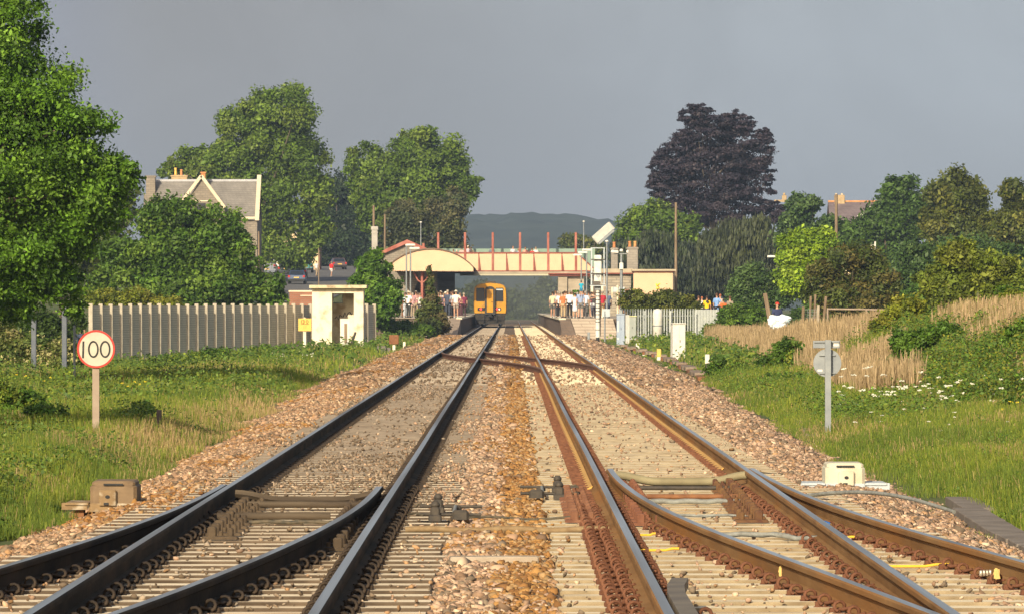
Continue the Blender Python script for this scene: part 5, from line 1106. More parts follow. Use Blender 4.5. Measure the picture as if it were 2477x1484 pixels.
for y in (690, 662, 628, 600):
    for yy in (-.35, .35): b.bx(xx(1429), xx(1463), yy-.022, yy+.022, zz(y)-.022, zz(y)+.022)
    for px in (1431, 1461): b.bx(xx(px)-.02, xx(px)+.02, -.35, .35, zz(y)-.02, zz(y)+.02)
b.bx(xx(1427), xx(1465), -.42, .42, zz(692), zz(690)); b.tube([(xx(1432), -.36, zz(655)), (xx(1460), -.36, zz(690))], .016, 4); b.build('cage', m_mgrey, t)
b = MB()
for y in (628, 662, 690): b.bx(xx(1429), xx(1463), -.385, -.373, zz(y)-.028, zz(y)+.028)
b.build('cage_band', m_dark, t)
b = MB(); an = math.atan2(zz(549)-zz(582), xx(1478)-xx(1441)); b.bbox((xx(1459), -.1, zz(563)), (1.30, .26, .50), .05, (0, -an, 0)); b.build('tilted_plate', mat('plate_grey', (.50,.49,.45), (.43,.42,.39), 4, .6), t)
b = MB(); b.bbox((xx(1466), -.1, zz(573)), (1.15, .5, .14), .03, (0, -an, 0)); b.build('hood', m_grey, t)
b = MB(); b.tube([(xx(1441), -.1, zz(582)), (xx(1436), -.1, zz(600))], .03, 5); b.tube([(xx(1452), -.1, zz(585)), (xx(1456), -.1, zz(600))], .03, 5); b.build('bracket', m_dark, t)
def lamp(lbl, px, y0, Y, hd=-1, hl=.75, zb=.9, r_=.05, head=True):
    a = at(px, y0, Y); t = thing('platform_lamp', lbl, 'lamp post', (a.x, Y, zb)); h = a.z-zb
    b = MB(); b.tube([(0,0,0), (0,0,h*.4), (0,0,h)], [r_*1.5, r_*1.2, r_], 8); b.build('column', m_grey, t)
    if head: b = MB(); b.bbox((hd*hl*.4, 0, h+.03), (hl, .24, .14), .05); b.build('lamp_head', m_white, t)
    else: b = MB(); b.lathe((0, 0, h-.04), [(.09, 0), (.12, .03), (.10, .10), (.03, .13)], 10); b.build('cap', m_white, t)
lamp('platform lamp in front of the gable, the left and taller of two', 983, 593, 405, 1)
lamp('platform lamp in front of the cream arch, the right and lower of two', 993, 601, 392, 1)
lamp('tall thin pole behind the cream arch, left of the footbridge', 1018, 538, 500, head=False, zb=3.0)
lamp('tall thin pole at the right end of the footbridge', 1412, 536, 500, head=False, zb=3.0)
lamp('platform lamp farthest left of the three beside the signal cage', 1406, 617, 440, -1)
lamp('platform lamp in the middle of the three beside the signal cage', 1419, 611, 415, -1)
lamp('platform lamp nearest to the signal cage', 1430, 605, 390, -1)
lamp('thin pole just right of the signal cage', 1468, 584, 345, head=False)
Y = 345; a = at(1503, 612, Y); t = thing('camera_post', 'grey post carrying white cameras on the right platform', 'camera post', (a.x, Y, .9)); h = a.z-.9; k = Y/F
b = MB(); b.tube([(0,0,0), (0,0,h*.75), (0,0,h)], [.10, .09, .07], 10); b.build('column', m_grey, t)
b = MB(); b.bx(-.48, .42, -.04, .04, h-.08, h-.02); b.build('cross_arm', m_grey, t)
for dx, w_, z in ((-.42, .5, .10), (0, .22, .18), (.40, .18, .10)): b = MB(); b.bbox((dx, -.1, h+z), (w_, .3, .16), .05, (0, R(6), 0)); b.build('camera', m_white, t)
b = MB(); b.bbox((0, -.12, h*.80), (.26, .18, .42), .04); b.build('control_box', m_white, t)
Y = 312; k = Y/F; a = at(1463, 0, Y); t = thing('sign_post', 'back of a small grey blue sign on a pole below the right platform', 'sign', (a.x, Y, -.4)); b = MB(); b.tube([(0,0,0), (0,0,1.61+.4-(752-HY)*k)], .045, 8); b.build('pole', m_grey, t)
b = MB(); b.bx(-.12, .30, -.02, .01, 1.45, 1.9); b.build('plate', m_mgrey, t)
b = MB(); b.bbox((0,0,.2), (.14,.14,.8), .02); tag(b.build('short_post', m_grey, None, (at(1424, 0, 292).x, 292, -.35)), 'short grey post left of the signal mast foot', 'post')
for px, Y, l in ((1408, 372, 'cream post on the right platform, left one of the three'), (1432, 360, 'cream post on the right platform behind the signal mast'), (1457, 350, 'cream post on the right platform right of the signal mast')):
    peg('platform_post', l, px, 690, at(0,0,1).x*0+HY-(.9-CZ)*F/Y, Y, 6, m_cream, dz=0)

# ------------------------------------------------------------------ houses
def house(lbl, Y, x0, x1, yr, ye, wallm, roofm, dep=4.2, name='house', trim=None, group=None):
    k = Y/F; t = thing(name, lbl, 'house', ((x0+x1)/2*k-CX*k, Y, g1((x0-CX)*k, Y)-.3)); return t
Y = 480; k = Y/F; zb = g1(X_(490), Y)-.5; t = thing('stone_house', 'stone house with a grey slate roof and pale gable boards behind the round green tree', 'house', (X_(490), Y, zb)); ox = X_(490)
ZZ = lambda y, q=0: CZ-(y-HY)*(Y+q)/F-zb
XX = lambda px: X_(px)-ox
m_trim = mat('stone_trim', (.66,.57,.42), (.58,.50,.37), 3, .8); m_hst = brickmat('house_stone', (.25,.21,.165), (.32,.27,.21), (.2,.17,.14), 1, .45, .2, ms=.02)
zr, ze = ZZ(438, 4.2), ZZ(524)
b = MB(); b.bx(XX(372), XX(622), 0, 8.4, 0, ze); b.add([(XX(620), 0, ze), (XX(620), 8.4, ze), (XX(620), 4.2, zr-.1), (XX(374), 0, ze), (XX(374), 8.4, ze), (XX(374), 4.2, zr-.1)], [(0,1,2),(5,4,3)]); b.bx(XX(345), XX(371), 1.5, 7, 0, ZZ(470)); b.build('wall', m_hst, t)
m_hsl = brickmat('house_slate', (.245,.225,.20), (.29,.265,.235), (.18,.165,.15), 1, .35, .2, ms=.015)
b = MB(); sl_ = [(XX(370), -.25, ze-.2), (XX(623), -.25, ze-.2), (XX(623), 4.2, zr), (XX(370), 4.2, zr), (XX(623), 8.65, ze-.2), (XX(370), 8.65, ze-.2)]
b.add(sl_+[(x, y, z-.12) for x, y, z in sl_], [(0,1,2,3),(3,2,4,5),(9,8,7,6),(11,10,8,9),(0,6,7,1),(1,7,8,2),(2,8,10,4),(5,11,9,3),(3,9,6,0),(4,10,11,5)]); rf = b.build('roof', m_hsl, t)
b = MB(); b.tube([(XX(370), 4.2, zr+.02), (XX(620), 4.2, zr+.02)], .14, 6); b.build('ridge', mat('lead_ridge', (.45,.45,.47), (.38,.38,.40), 3, .6), rf)
b = MB(); b.add([(XX(617), -.32, ze-.35), (XX(627), -.32, ze-.35), (XX(627), 4.2, zr+.25), (XX(617), 4.2, zr+.25), (XX(617), -.32, ze-.1), (XX(627), -.32, ze-.1), (XX(627), 4.0, zr+.55), (XX(617), 4.0, zr+.55)], [(0,1,2,3),(7,6,5,4),(0,4,5,1),(1,5,6,2),(0,3,7,4),(3,2,6,7)]); b.build('bargeboard', m_trim, t); b = MB(); b.bx(XX(372), XX(616.8), -.30, -.12, ze-.22, ze-.02); b.build('gutter_board', m_trim, t)
ax, az = XX(488), ZZ(426); lx, lz = XX(440), ZZ(482); rx, rz_ = XX(545), ZZ(508)
b = MB(); b.add([(lx, -.5, 0), (rx, -.5, 0), (rx, -.5, rz_), (ax, -.5, az-.15), (lx, -.5, rz_), (lx, 4, 0), (rx, 4, 0), (rx, 4, rz_), (ax, 4, az-.15), (lx, 4, rz_)], [(0,1,2,3,4),(0,4,9,5),(1,6,7,2),(4,3,8,9),(3,2,7,8)]); b.build('gable_wall', m_hst, t)
b = MB()
for ex, ez in ((XX(432), ZZ(500)), (XX(545), ZZ(503))):
    d = Vector((ex-ax, 0, ez-az)); nn = Vector((-d.z, 0, d.x)).normalized()*.14*(1 if ex > ax else -1); p0 = Vector((ax, 0, az)); p1 = Vector((ex, 0, ez)); q = [p0-nn, p1-nn, p1+nn, p0+nn]
    b.add([(v.x, -.85, v.z) for v in q]+[(v.x, -.6, v.z) for v in q], [(0,1,2,3),(7,6,5,4),(0,4,5,1),(1,5,6,2),(2,6,7,3),(3,7,4,0)])
b.build('gable_board', m_trim, t)
b = MB(); b.bx(XX(466), XX(510), -.56, -.501, ZZ(488), ZZ(485)); b.build('string_course', m_trim, t)
b = MB(); b.bx(XX(478), XX(498), -.53, -.501, ZZ(520), ZZ(492)); b.build('window', m_glass, t)
m_brk = mat('chimney_brick', (.36,.26,.15), (.44,.33,.19), 3, .9)
for x0_, x1_, y0_, yb, m_, pots, yo in ((348, 371, 423, 470, m_hst, [], 3), (407, 446, 421, 440, m_brk, [(417, 403, 5), (431, 407, 5)], 4.6), (482, 493, 414, 430, m_pot, [], 3)):
    b = MB(); b.bbox((XX((x0_+x1_)/2), yo, (ZZ(y0_)+ZZ(yb))/2), (XX(x1_)-XX(x0_), .9, ZZ(y0_)-ZZ(yb)), .05); b.bbox((XX((x0_+x1_)/2), yo, ZZ(y0_+2)), (XX(x1_)-XX(x0_)+.12, 1.0, .14), .03); c = b.build('chimney', m_, rf)
    for px, yt, w_ in pots: b = MB(); b.lathe((XX(px), yo, ZZ(y0_)), [(.14, 0), (.12, .1), (.11, ZZ(yt)-ZZ(y0_)-.1), (.15, ZZ(yt)-ZZ(y0_)), (.08, ZZ(yt)-ZZ(y0_))], 8); b.build('pot', m_pot if px > 420 else m_yel, c)
b = MB(); b.bx(XX(374), XX(379), -.55, -.3, ze-1.4, ze-.1); b.build('downpipe', m_white, t)

Y = 650; k = Y/F; zb = g1(X_(690), Y)-.6; ox = X_(690); t = thing('cream_house', 'cream and brick house half hidden by trees behind the parked cars', 'house', (ox, Y, zb))
m_rbr = brickmat('red_brick', (.30,.115,.065), (.37,.15,.085), (.25,.18,.14), 1, .45, .15); m_cw = mat('cream_wall', (.74,.60,.37), (.68,.54,.33), 1.5, .85)
b = MB(); b.prism([(XX(655), ZZ(608)), (XX(722), ZZ(608)), (XX(722), ZZ(572)), (XX(688), ZZ(545)), (XX(655), ZZ(572))], 1, 9); b.build('upper_wall', m_cw, t)
b = MB(); b.bx(XX(655), XX(722), 1.02, 9, 0, ZZ(608.2)); b.bx(XX(672), XX(686), -.5, 1.0, 0, ZZ(612)); b.build('lower_wall', m_rbr, t)
b = MB(); b.bx(XX(690), XX(724), .8, 1.01, ZZ(608), ZZ(604)); 
for p0, p1 in (((655, 585), (690, 615)), ((652, 574), (688, 543)), ((724, 574), (688, 543))):
    a_, c_ = Vector((XX(p0[0]), 0, ZZ(p0[1]))), Vector((XX(p1[0]), 0, ZZ(p1[1]))); l = (c_-a_).length; b.box(((a_.x+c_.x)/2, .3 if p0[0] == 655 else .8, (a_.z+c_.z)/2), (l, .6, .28), (0, -math.atan2(c_.z-a_.z, c_.x-a_.x), 0))
b.build('verge_board', m_trim, t)
b = MB(); b.add([(XX(655), .0, ZZ(580)), (XX(700), .0, ZZ(622)), (XX(712), .0, ZZ(640)), (XX(655), .9, ZZ(576)), (XX(706), .9, ZZ(618)), (XX(720), .9, ZZ(640))], [(0,1,4,3),(1,2,5,4),(0,3,4,1)]); b.build('porch_roof', m_slate, t)
b = MB(); b.bx(XX(740), XX(768), 2, 8, 0, ZZ(597)); b.build('side_wall', m_cw, t); b = MB(); b.bx(XX(768)+.01, XX(772), 2.1, 8, 0, ZZ(597)); b.build('brick_corner', m_rbr, t)
b = MB(); b.add([(XX(738), 1.6, ZZ(598)), (XX(774), 1.6, ZZ(598)), (XX(774), 5, ZZ(575)), (XX(738), 5, ZZ(575)), (XX(774), 8.4, ZZ(598)), (XX(738), 8.4, ZZ(598))], [(0,1,2,3),(3,2,4,5)]); b.build('roof', m_slate, t)

Y = 600; k = Y/F; zb = 2.; ox = X_(2070); t = thing('far_house', 'far house with red ridge tiles and a tan chimney among the right trees', 'house', (ox, Y, zb))
zr, ze = ZZ(488, 4), ZZ(540); b = MB(); b.bx(XX(2012), XX(2135), 0, 8, 0, ze); b.build('wall', m_cw, t)
b = MB(); b.add([(XX(2008), -.3, ze-.1), (XX(2140), -.3, ze-.1), (XX(2140), 4, zr), (XX(2008), 4, zr), (XX(2140), 8.3, ze-.1), (XX(2008), 8.3, ze-.1)], [(0,1,2,3),(3,2,4,5)]); rf = b.build('roof', brickmat('purple_slate', (.17,.13,.14), (.21,.165,.17), (.13,.10,.11), 1, .4, .2), t)
b = MB(); b.tube([(XX(2008), 4, zr+.02), (XX(2140), 4, zr+.02)], .13, 6); b.build('ridge', m_pot, rf)
b = MB(); b.bbox((XX(2036), 4, ZZ(483)), (1.15, .8, 1.2), .05); c = b.build('chimney', m_brk, rf)
for px in (2028, 2042): b = MB(); b.lathe((XX(px), 4, ZZ(477)), [(.16, 0), (.13, .1), (.12, .45), (.16, .5), (.08, .5)], 8); b.build('pot', m_trim, c)
b = MB(); a_, c_ = Vector((XX(2074), 0, ZZ(526))), Vector((XX(2106), 0, ZZ(502))); b.box(((a_.x+c_.x)/2, -.9, (a_.z+c_.z)/2), ((c_-a_).length, .5, .34), (0, -math.atan2(c_.z-a_.z, c_.x-a_.x), 0)); b.build('gable_board', m_white, t)
for px, y_, l in ((1897, 481, 'distant tan chimney showing over the copper leaved tree'),):
    a = at(px, y_, 640); b = MB(); b.bbox((0, 0, 0), (.55, .6, .8), .05); b.bbox((-.6, 0, -.25), (1.2, .5, .25), .05); b.lathe((.0, 0, .4), [(.16, 0), (.13, .1), (.15, .3)], 8); tag(b.build('chimney_stack', m_brk, None, a), l, 'chimney')
a = at(1864, 620, 420); t = thing('street_lamp', 'white street lamp head left of the lime green tree', 'lamp post', (a.x+.5, 420, g1(a.x, 420)-.2)); h = a.z-t.location.z; b = MB(); b.tube([(0,0,0), (0,0,h-.1), (-.1,0,h)], .05, 6); b.build('column', m_dark, t); b = MB(); b.bbox((-.45, 0, h), (.62, .25, .15), .05); b.build('lamp_head', m_white, t)
a = at(2462, 549, 480); b = MB(); b.bbox((0, 0, 0), (1.3, .5, .2), .03); b.bx(-.6, .65, -.1, .1, -1.4, -.1); tag(b.build('white_structure', m_white, None, a), 'white flat topped structure just visible at the right edge among trees', 'structure')
a = at(2112, 595, 300); b = MB(); b.bx(-.13, -.07, -.03, .03, -.35, .1); b.bx(.07, .15, -.03, .03, -.2, .25); b.bx(-.07, .07, -.02, .02, .02, .08); tag(b.build('white_frame', m_white, None, a), 'small white trellis poking out of the brownish green bush', 'frame')  # white bars standing in for bits of a window
# brick wall by the road
Y = 410; k = Y/F; t = thing('brick_wall', 'red brick wall with a pale coping behind the slab fence, left of the hut', 'wall', (X_(730), Y, .5)); zb = .5; ox = X_(730)
b = MB(); b.bx(XX(700), XX(764), 0, .35, 0, ZZ(706)); b.bx(XX(728), XX(764), -1.2, 0, 0, ZZ(716)); b.build('wall', m_rbr, t); b = MB(); b.bx(XX(698), XX(766), -.05, .4, ZZ(706), ZZ(702)); b.bx(XX(728), XX(766), -1.25, -.051, ZZ(716), ZZ(713.5)); b.build('coping', m_trim, t)

# ------------------------------------------------------------------ cars
def car(lbl, px, yb, Y, colr, kind='hatch', face=0, white=False):
    m_ = mat('car_paint', colr, tuple(c*1.1 for c in colr), 2, .3, .3, spec=.6); X = at(px, 0, Y).x; zg = g1(X, Y)+.07; t = thing('parked_car', lbl, 'car', (X, Y, zg), R(face), 'cars parked on the station road')
    H, W_, Ln, hz_ = {'hatch': (1.42, 1.72, 4.0, .92), 'suv': (1.85, 1.85, 4.5, 1.12), 'van': (2.3, 1.95, 5.2, 1.25), 'saloon': (1.42, 1.76, 4.5, .95)}[kind]
    lower = [(0, .28), (0, .55), (.04, hz_-.05), (.1, hz_)]+[(Ln-1.1, hz_), (Ln-.1, hz_-.18), (Ln, .5), (Ln-.02, .28)]
    vs = []; n = len(lower)
    for s in (-1, 1): vs += [(s*W_/2*(.94 if z < .3 or z > hz_-.06 else 1), y, z) for y, z in lower]
    b = MB(); b.add(vs, [tuple(range(n)), tuple(range(2*n-1, n-1, -1))]+[(i, (i+1) % n, (i+1) % n+n, i+n) for i in range(n)]); b.build('body', m_, t)
    rb = .18 if kind in ('suv', 'van') else (.45 if kind == 'hatch' else .9)
    w0, w1 = W_/2*.92, W_/2*.74; yb0, yb1, yf0, yf1 = .12 if kind != 'saloon' else .6, rb+.05, Ln-2.0, Ln-1.25
    b = MB(); b.add([(-w0, yb0, hz_), (w0, yb0, hz_), (w0, yf1, hz_), (-w0, yf1, hz_), (-w1, yb1, H), (w1, yb1, H), (w1, yf0, H), (-w1, yf0, H)], [(0,1,5,4),(4,5,6,7),(1,2,6,5),(2,3,7,6),(3,0,4,7)]); b.build('cabin', m_, t)
    def lerp(a, c, f): return tuple(a[i]+(c[i]-a[i])*f for i in range(3))
    A, B_, C_, D2 = (-w0, yb0, hz_), (w0, yb0, hz_), (w1, yb1, H), (-w1, yb1, H)
    q = [lerp(lerp(A, B_, .07), lerp(D2, C_, .07), .08), lerp(lerp(A, B_, .93), lerp(D2, C_, .93), .08), lerp(lerp(A, B_, .92), lerp(D2, C_, .92), .86), lerp(lerp(A, B_, .08), lerp(D2, C_, .08), .86)]
    b = MB(); b.add([(x, y-.02, z+.004) for x, y, z in q], [(0,1,2,3)]); b.build('rear_window', m_glass, t)
    for s in (-1, 1):
        b = MB(); b.add([(s*(w0+.005)*.985, yb0+.35, hz_+.04), (s*(w0+.005)*.985, yf1-.3, hz_+.04), (s*(w1+.02), yf0-.05, H-.1), (s*(w1+.02), yb1+.15, H-.1)], [(0,1,2,3)]); b.build('side_window', m_glass, t)
        b = MB(); b.bbox((s*(W_/2-.13), -.005, hz_-.16), (.2, .06, .2), .02); b.build('tail_light', bpy.data.materials.get('tail_red') or mat('tail_red', (.5,.03,.02), rough=.3), t)
        for yy in (.75, Ln-.85): b = MB(); b.cyl((s*(W_/2-.2), yy, .30), (s*(W_/2+.005), yy, .30), .31, None, 18); wh = b.build('wheel', m_black, t); b = MB(); b.cyl((s*(W_/2+.006), yy, .30), (s*(W_/2+.012), yy, .30), .18, None, 12); b.build('hubcap', m_mgrey, wh)
    b = MB(); b.bbox((0, -.03, .42), (W_*.96, .14, .2), .04); b.build('bumper', m_black if kind != 'van' else m_, t)
    b = MB(); b.bx(-.26, .26, -.035, -.012, .62 if kind != 'suv' else .8, .73 if kind != 'suv' else .91); b.build('number_plate', m_yel, t)
    return t
car('black hatchback parked nearest on the station road, roof below the others', 722, 676, 585, (.012,.013,.016), 'hatch')
car('dark off-roader with a bright tail light, left of the black hatchback', 692, 664, 600, (.02,.03,.04), 'suv')
car('teal hatchback behind the black hatchback', 738, 655, 625, (.03,.16,.17), 'hatch')
car('small dark car farthest right on the station road, beyond the person in red', 822, 651, 655, (.10,.07,.08), 'saloon', 8)
car('grey van partly hidden by leaves at the left end of the cars', 646, 650, 610, (.16,.18,.22), 'van')
car('white van roof just showing behind the dark off-roader', 676, 640, 640, (.6,.6,.6), 'suv')
car('dark blue car roof low down in front of the others, behind the brick wall', 717, 700, 545, (.03,.05,.10), 'saloon')

# ------------------------------------------------------------------ people
def skin(name, nodes, edges, lvl=1):
    me = bpy.data.meshes.new('tmp'); ks = list(nodes); me.from_pydata([nodes[q][0] for q in ks], [(ks.index(a), ks.index(c)) for a, c in edges], []); o = bpy.data.objects.new('tmp', me); col.objects.link(o)
    mo = o.modifiers.new('s', 'SKIN'); sv = me.skin_vertices[0].data
    for i, q in enumerate(ks): rr = nodes[q][1]; sv[i].radius = rr if isinstance(rr, tuple) else (rr, rr)
    sv[0].use_root = True; mo.use_smooth_shade = True
    s2 = o.modifiers.new('u', 'SUBSURF'); s2.levels = lvl; s2.render_levels = lvl
    dg = bpy.context.evaluated_depsgraph_get(); r = bpy.data.meshes.new_from_object(o.evaluated_get(dg)); r.name = name; bpy.data.objects.remove(o); return r
def pose(arms, legs='stand', lean=0):
    N_ = {}; 
    N_['pel'] = ((0, 0, .96), (.15, .11)); N_['spi'] = ((0, 0, 1.12), (.135, .10)); N_['che'] = ((0, .005, 1.32), (.165, .115)); N_['nb'] = ((0, .01, 1.46), (.085, .07)); N_['nk'] = ((0, 0, 1.53), .052); N_['hd'] = ((0, -.005, 1.60), .06)
    E_ = [('pel','spi'),('spi','che'),('che','nb'),('nb','nk'),('nk','hd')]
    for s, c in ((-1, 'l'), (1, 'r')):
        st = (0 if legs == 'stand' else s*.22)
        N_['hip'+c] = ((s*.095, 0, .90), .095); N_['kn'+c] = ((s*.10, -.02-st*.6, .50), .06); N_['an'+c] = ((s*.105, .02-st*1.1+(.06 if st < 0 else 0), .09+(.03 if st < 0 else 0)), .04); N_['to'+c] = ((s*.125, -.12-st*1.1, .035), .034)
        E_ += [('pel','hip'+c),('hip'+c,'kn'+c),('kn'+c,'an'+c),('an'+c,'to'+c)]
        a = arms if isinstance(arms, str) else arms[0 if s < 0 else 1]
        sh = Vector((s*.185, .01, 1.41))
        el, wr, dr = {'hang': ((s*.24, .02, 1.13), (s*.25, -.05, .88), (0, -.15, -1)), 'photo': ((s*.25, -.16, 1.26), (s*.08, -.24, 1.50), (-s*.3, -.2, 1)), 'front': ((s*.24, -.02, 1.14), (s*.10, -.22, 1.10), (-s, -.5, 0)),
                      'hip': ((s*.34, .06, 1.18), (s*.19, -.02, 1.0), (-s, -.2, -.3)), 'point': ((s*.40, -.10, 1.36), (s*.62, -.20, 1.30), (s, -.3, -.1)), 'swing': ((s*.23, .10*s, 1.14), (s*.23, .16*s-.06, .92), (0, -.2, -1))}[a]
        N_['sh'+c] = (tuple(sh), .062); N_['el'+c] = (el, .042); N_['wr'+c] = (wr, .028); d = Vector(dr).normalized(); w = Vector(wr); pm = w+d*.06; N_['pa'+c] = (tuple(pm), .034)
        E_ += [('che','sh'+c),('sh'+c,'el'+c),('el'+c,'wr'+c),('wr'+c,'pa'+c)]
        sd_ = d.cross(Vector((0, 1, .3))).normalized()
        for q, ln in enumerate((.062, .075, .07, .055)):
            o_ = sd_*(q-1.5)*.019; f0 = pm+d*.03+o_; f1 = f0+d*ln*.55; f2 = f1+d*ln*.4+Vector((0, -.012, 0))
            for j, (p_, r_) in enumerate(((f0, .0095), (f1, .0085), (f2, .007))): N_[f'f{q}{j}{c}'] = (tuple(p_), r_)
            E_ += [('pa'+c, f'f{q}0{c}'), (f'f{q}0{c}', f'f{q}1{c}'), (f'f{q}1{c}', f'f{q}2{c}')]
        t0 = w+d*.03-sd_*.03; t1 = t0+(d*.6-sd_*.8).normalized()*.035+Vector((0, -.012, 0)); N_['t0'+c] = (tuple(t0), .011); N_['t1'+c] = (tuple(t1), .009); E_ += [('wr'+c, 't0'+c), ('t0'+c, 't1'+c)]
    return N_, E_
def head_add(me):
    b = bmesh.new(); b.from_mesh(me)
    r_ = bmesh.ops.create_uvsphere(b, u_segments=16, v_segments=12, radius=1)
    for v in r_['verts']:
        x, y, z = v.co; k = 1-.18*max(0, -z)*abs(x)
        v.co = Vector((x*.074*(1-.22*max(0, -z)), y*.094-.006+(.0 if y > 0 else -.004*max(0, -z)), 1.655+z*.117))
        if y < -.8 and abs(x) < .3 and -.35 < z < .15: v.co.y -= .016*(1 if z < 0 else .5)
    for s in (-1, 1):
        e = bmesh.ops.create_uvsphere(b, u_segments=6, v_segments=5, radius=1)
        for v in e['verts']: v.co = Vector((s*.076+v.co.x*.008, .005+v.co.y*.018, 1.65+v.co.z*.03))
    for f in b.faces: f.smooth = True
    b.to_mesh(me); b.free(); return me
def sub(N_, keys, g, over=None):
    o = {}
    for q in keys:
        p_, r_ = N_[q]; o[q] = (p_, tuple(x+g for x in r_) if isinstance(r_, tuple) else r_+g)
    if over: o.update(over)
    return o
def lerp3(a, c, f): return tuple(a[i]+(c[i]-a[i])*f for i in range(3))
TPL = {}
for nm, arms, legs in (('stand', 'hang', 'stand'), ('photo', 'photo', 'stand'), ('front', 'front', 'stand'), ('walk', 'swing', 'walk'), ('hip', ('hip', 'hang'), 'stand'), ('point', ('front', 'point'), 'stand')):
    N_, E_ = pose(arms, legs); T = {}
    T['body'] = head_add(skin('body', N_, E_))
    K = ['pel','spi','che','nb','shl','shr']; ov = {}
    for c in 'lr': ov['ue'+c] = (lerp3(N_['sh'+c][0], N_['el'+c][0], .85), .058)
    low = {'hem': ((0, 0, .90), (.168, .128))}
    T['shirt'] = skin('shirt', sub(N_, K, .02, {**ov, **low}), [('hem','pel'),('pel','spi'),('spi','che'),('che','nb'),('che','shl'),('che','shr'),('shl','uel'),('shr','uer')])
    K = ['pel','hipl','hipr','knl','knr','anl','anr']; T['trousers'] = skin('trousers', sub(N_, K, .018), [('pel','hipl'),('pel','hipr'),('hipl','knl'),('hipr','knr'),('knl','anl'),('knr','anr')])
    ov = {}
    for c in 'lr': ov['s'+c] = (lerp3(N_['hip'+c][0], N_['kn'+c][0], .85), .095)
    T['shorts'] = skin('shorts', sub(N_, ['pel','hipl','hipr'], .022, ov), [('pel','hipl'),('pel','hipr'),('hipl','sl'),('hipr','sr')])
    ov = {'sk': ((0, 0, .62), (.21, .16)), 'sk2': ((0, 0, .42), (.24, .19))}; T['skirt'] = skin('skirt', sub(N_, ['pel'], .03, ov), [('pel','sk'),('sk','sk2')])
    b = MB()
    for c in 'lr': an, to = N_['an'+c][0], N_['to'+c][0]; b.smooth = True; b.tube([(an[0], an[1]+.03, .05), (an[0], an[1]-.02, .055), (to[0], to[1]-.02, .04), (to[0], to[1]-.06, .035)], [.045, .05, .045, .03], 8)
    T['shoes'] = b.mesh('shoes', None)
    for q, me in T.items():
        if not me.materials: me.materials.append(None)
    TPL[nm] = T
b = MB(); b.smooth = True; b.lathe((0, .012, 1.655), [(.081, -.03), (.088, .02), (.084, .06), (.066, .10), (.035, .122), (.004, .128)], 14); HAIR = b.mesh('hair', None)
b = MB(); b.smooth = True; b.lathe((0, .0, 1.69), [(.15, 0), (.15, .012), (.088, .016), (.085, .06), (.06, .095), (.01, .10)], 16); HAT = b.mesh('hat', None)
b = MB(); b.smooth = True; b.lathe((0, .0, 1.685), [(.086, 0), (.088, .03), (.07, .08), (.01, .10)], 14); b.bbox((0, -.12, 1.69), (.13, .12, .012), .004); CAP = b.mesh('cap', None)
b = MB()
for s in (-1, 1): b.bbox((s*.03, -.099, 1.668), (.022, .012, .010), .002)
b.bbox((0, -.101, 1.60), (.042, .012, .008), .002); FACE = b.mesh('face_features', None)
for q in (HAIR, HAT, CAP, FACE): q.materials.append(None)
_cm = {}
def cm(c, nm='cloth'):
    if c not in _cm: _cm[c] = mat(nm, c, tuple(x*.82 for x in c), 9, .85)
    return _cm[c]
SK = [(.50,.28,.19), (.58,.34,.24), (.42,.23,.15)]
def person(lbl, px, Y, po, shirt, low, lowc, face=180, hair=(.08,.05,.03), hat=None, hatc=(.7,.66,.55), h=1.75, zb=None, head_y=None, group='people waiting at the station', s=0):
    X = at(px, 0, Y).x
    if head_y is not None: zb = at(0, head_y, Y).z-h
    t = thing('person', lbl, 'person', (X, Y, zb), R(face), group); t.scale = (h/1.77,)*3
    def pt(nm, me, c): o = put(nm, me, t); o.material_slots[0].link = 'OBJECT'; o.material_slots[0].material = cm(c) if isinstance(c, tuple) else c; return o
    T = TPL[po]; pt('body', T['body'], SK[s % 3]); pt('shirt', T['shirt'], shirt); pt(low, T[low], lowc); pt('shoes', T['shoes'], (.06,.05,.045) if s % 2 else (.5,.48,.44)); pt('face_features', FACE, (.12,.05,.04))
    pt('hair', HAIR, hair)
    if hat: pt('hat' if hat == 'hat' else 'cap', HAT if hat == 'hat' else CAP, hatc)
    return t
WHT, BLK, NVY, KHK, GRY = (.74,.73,.72), (.02,.02,.025), (.045,.06,.11), (.46,.34,.20), (.14,.135,.13)
P_ = .905
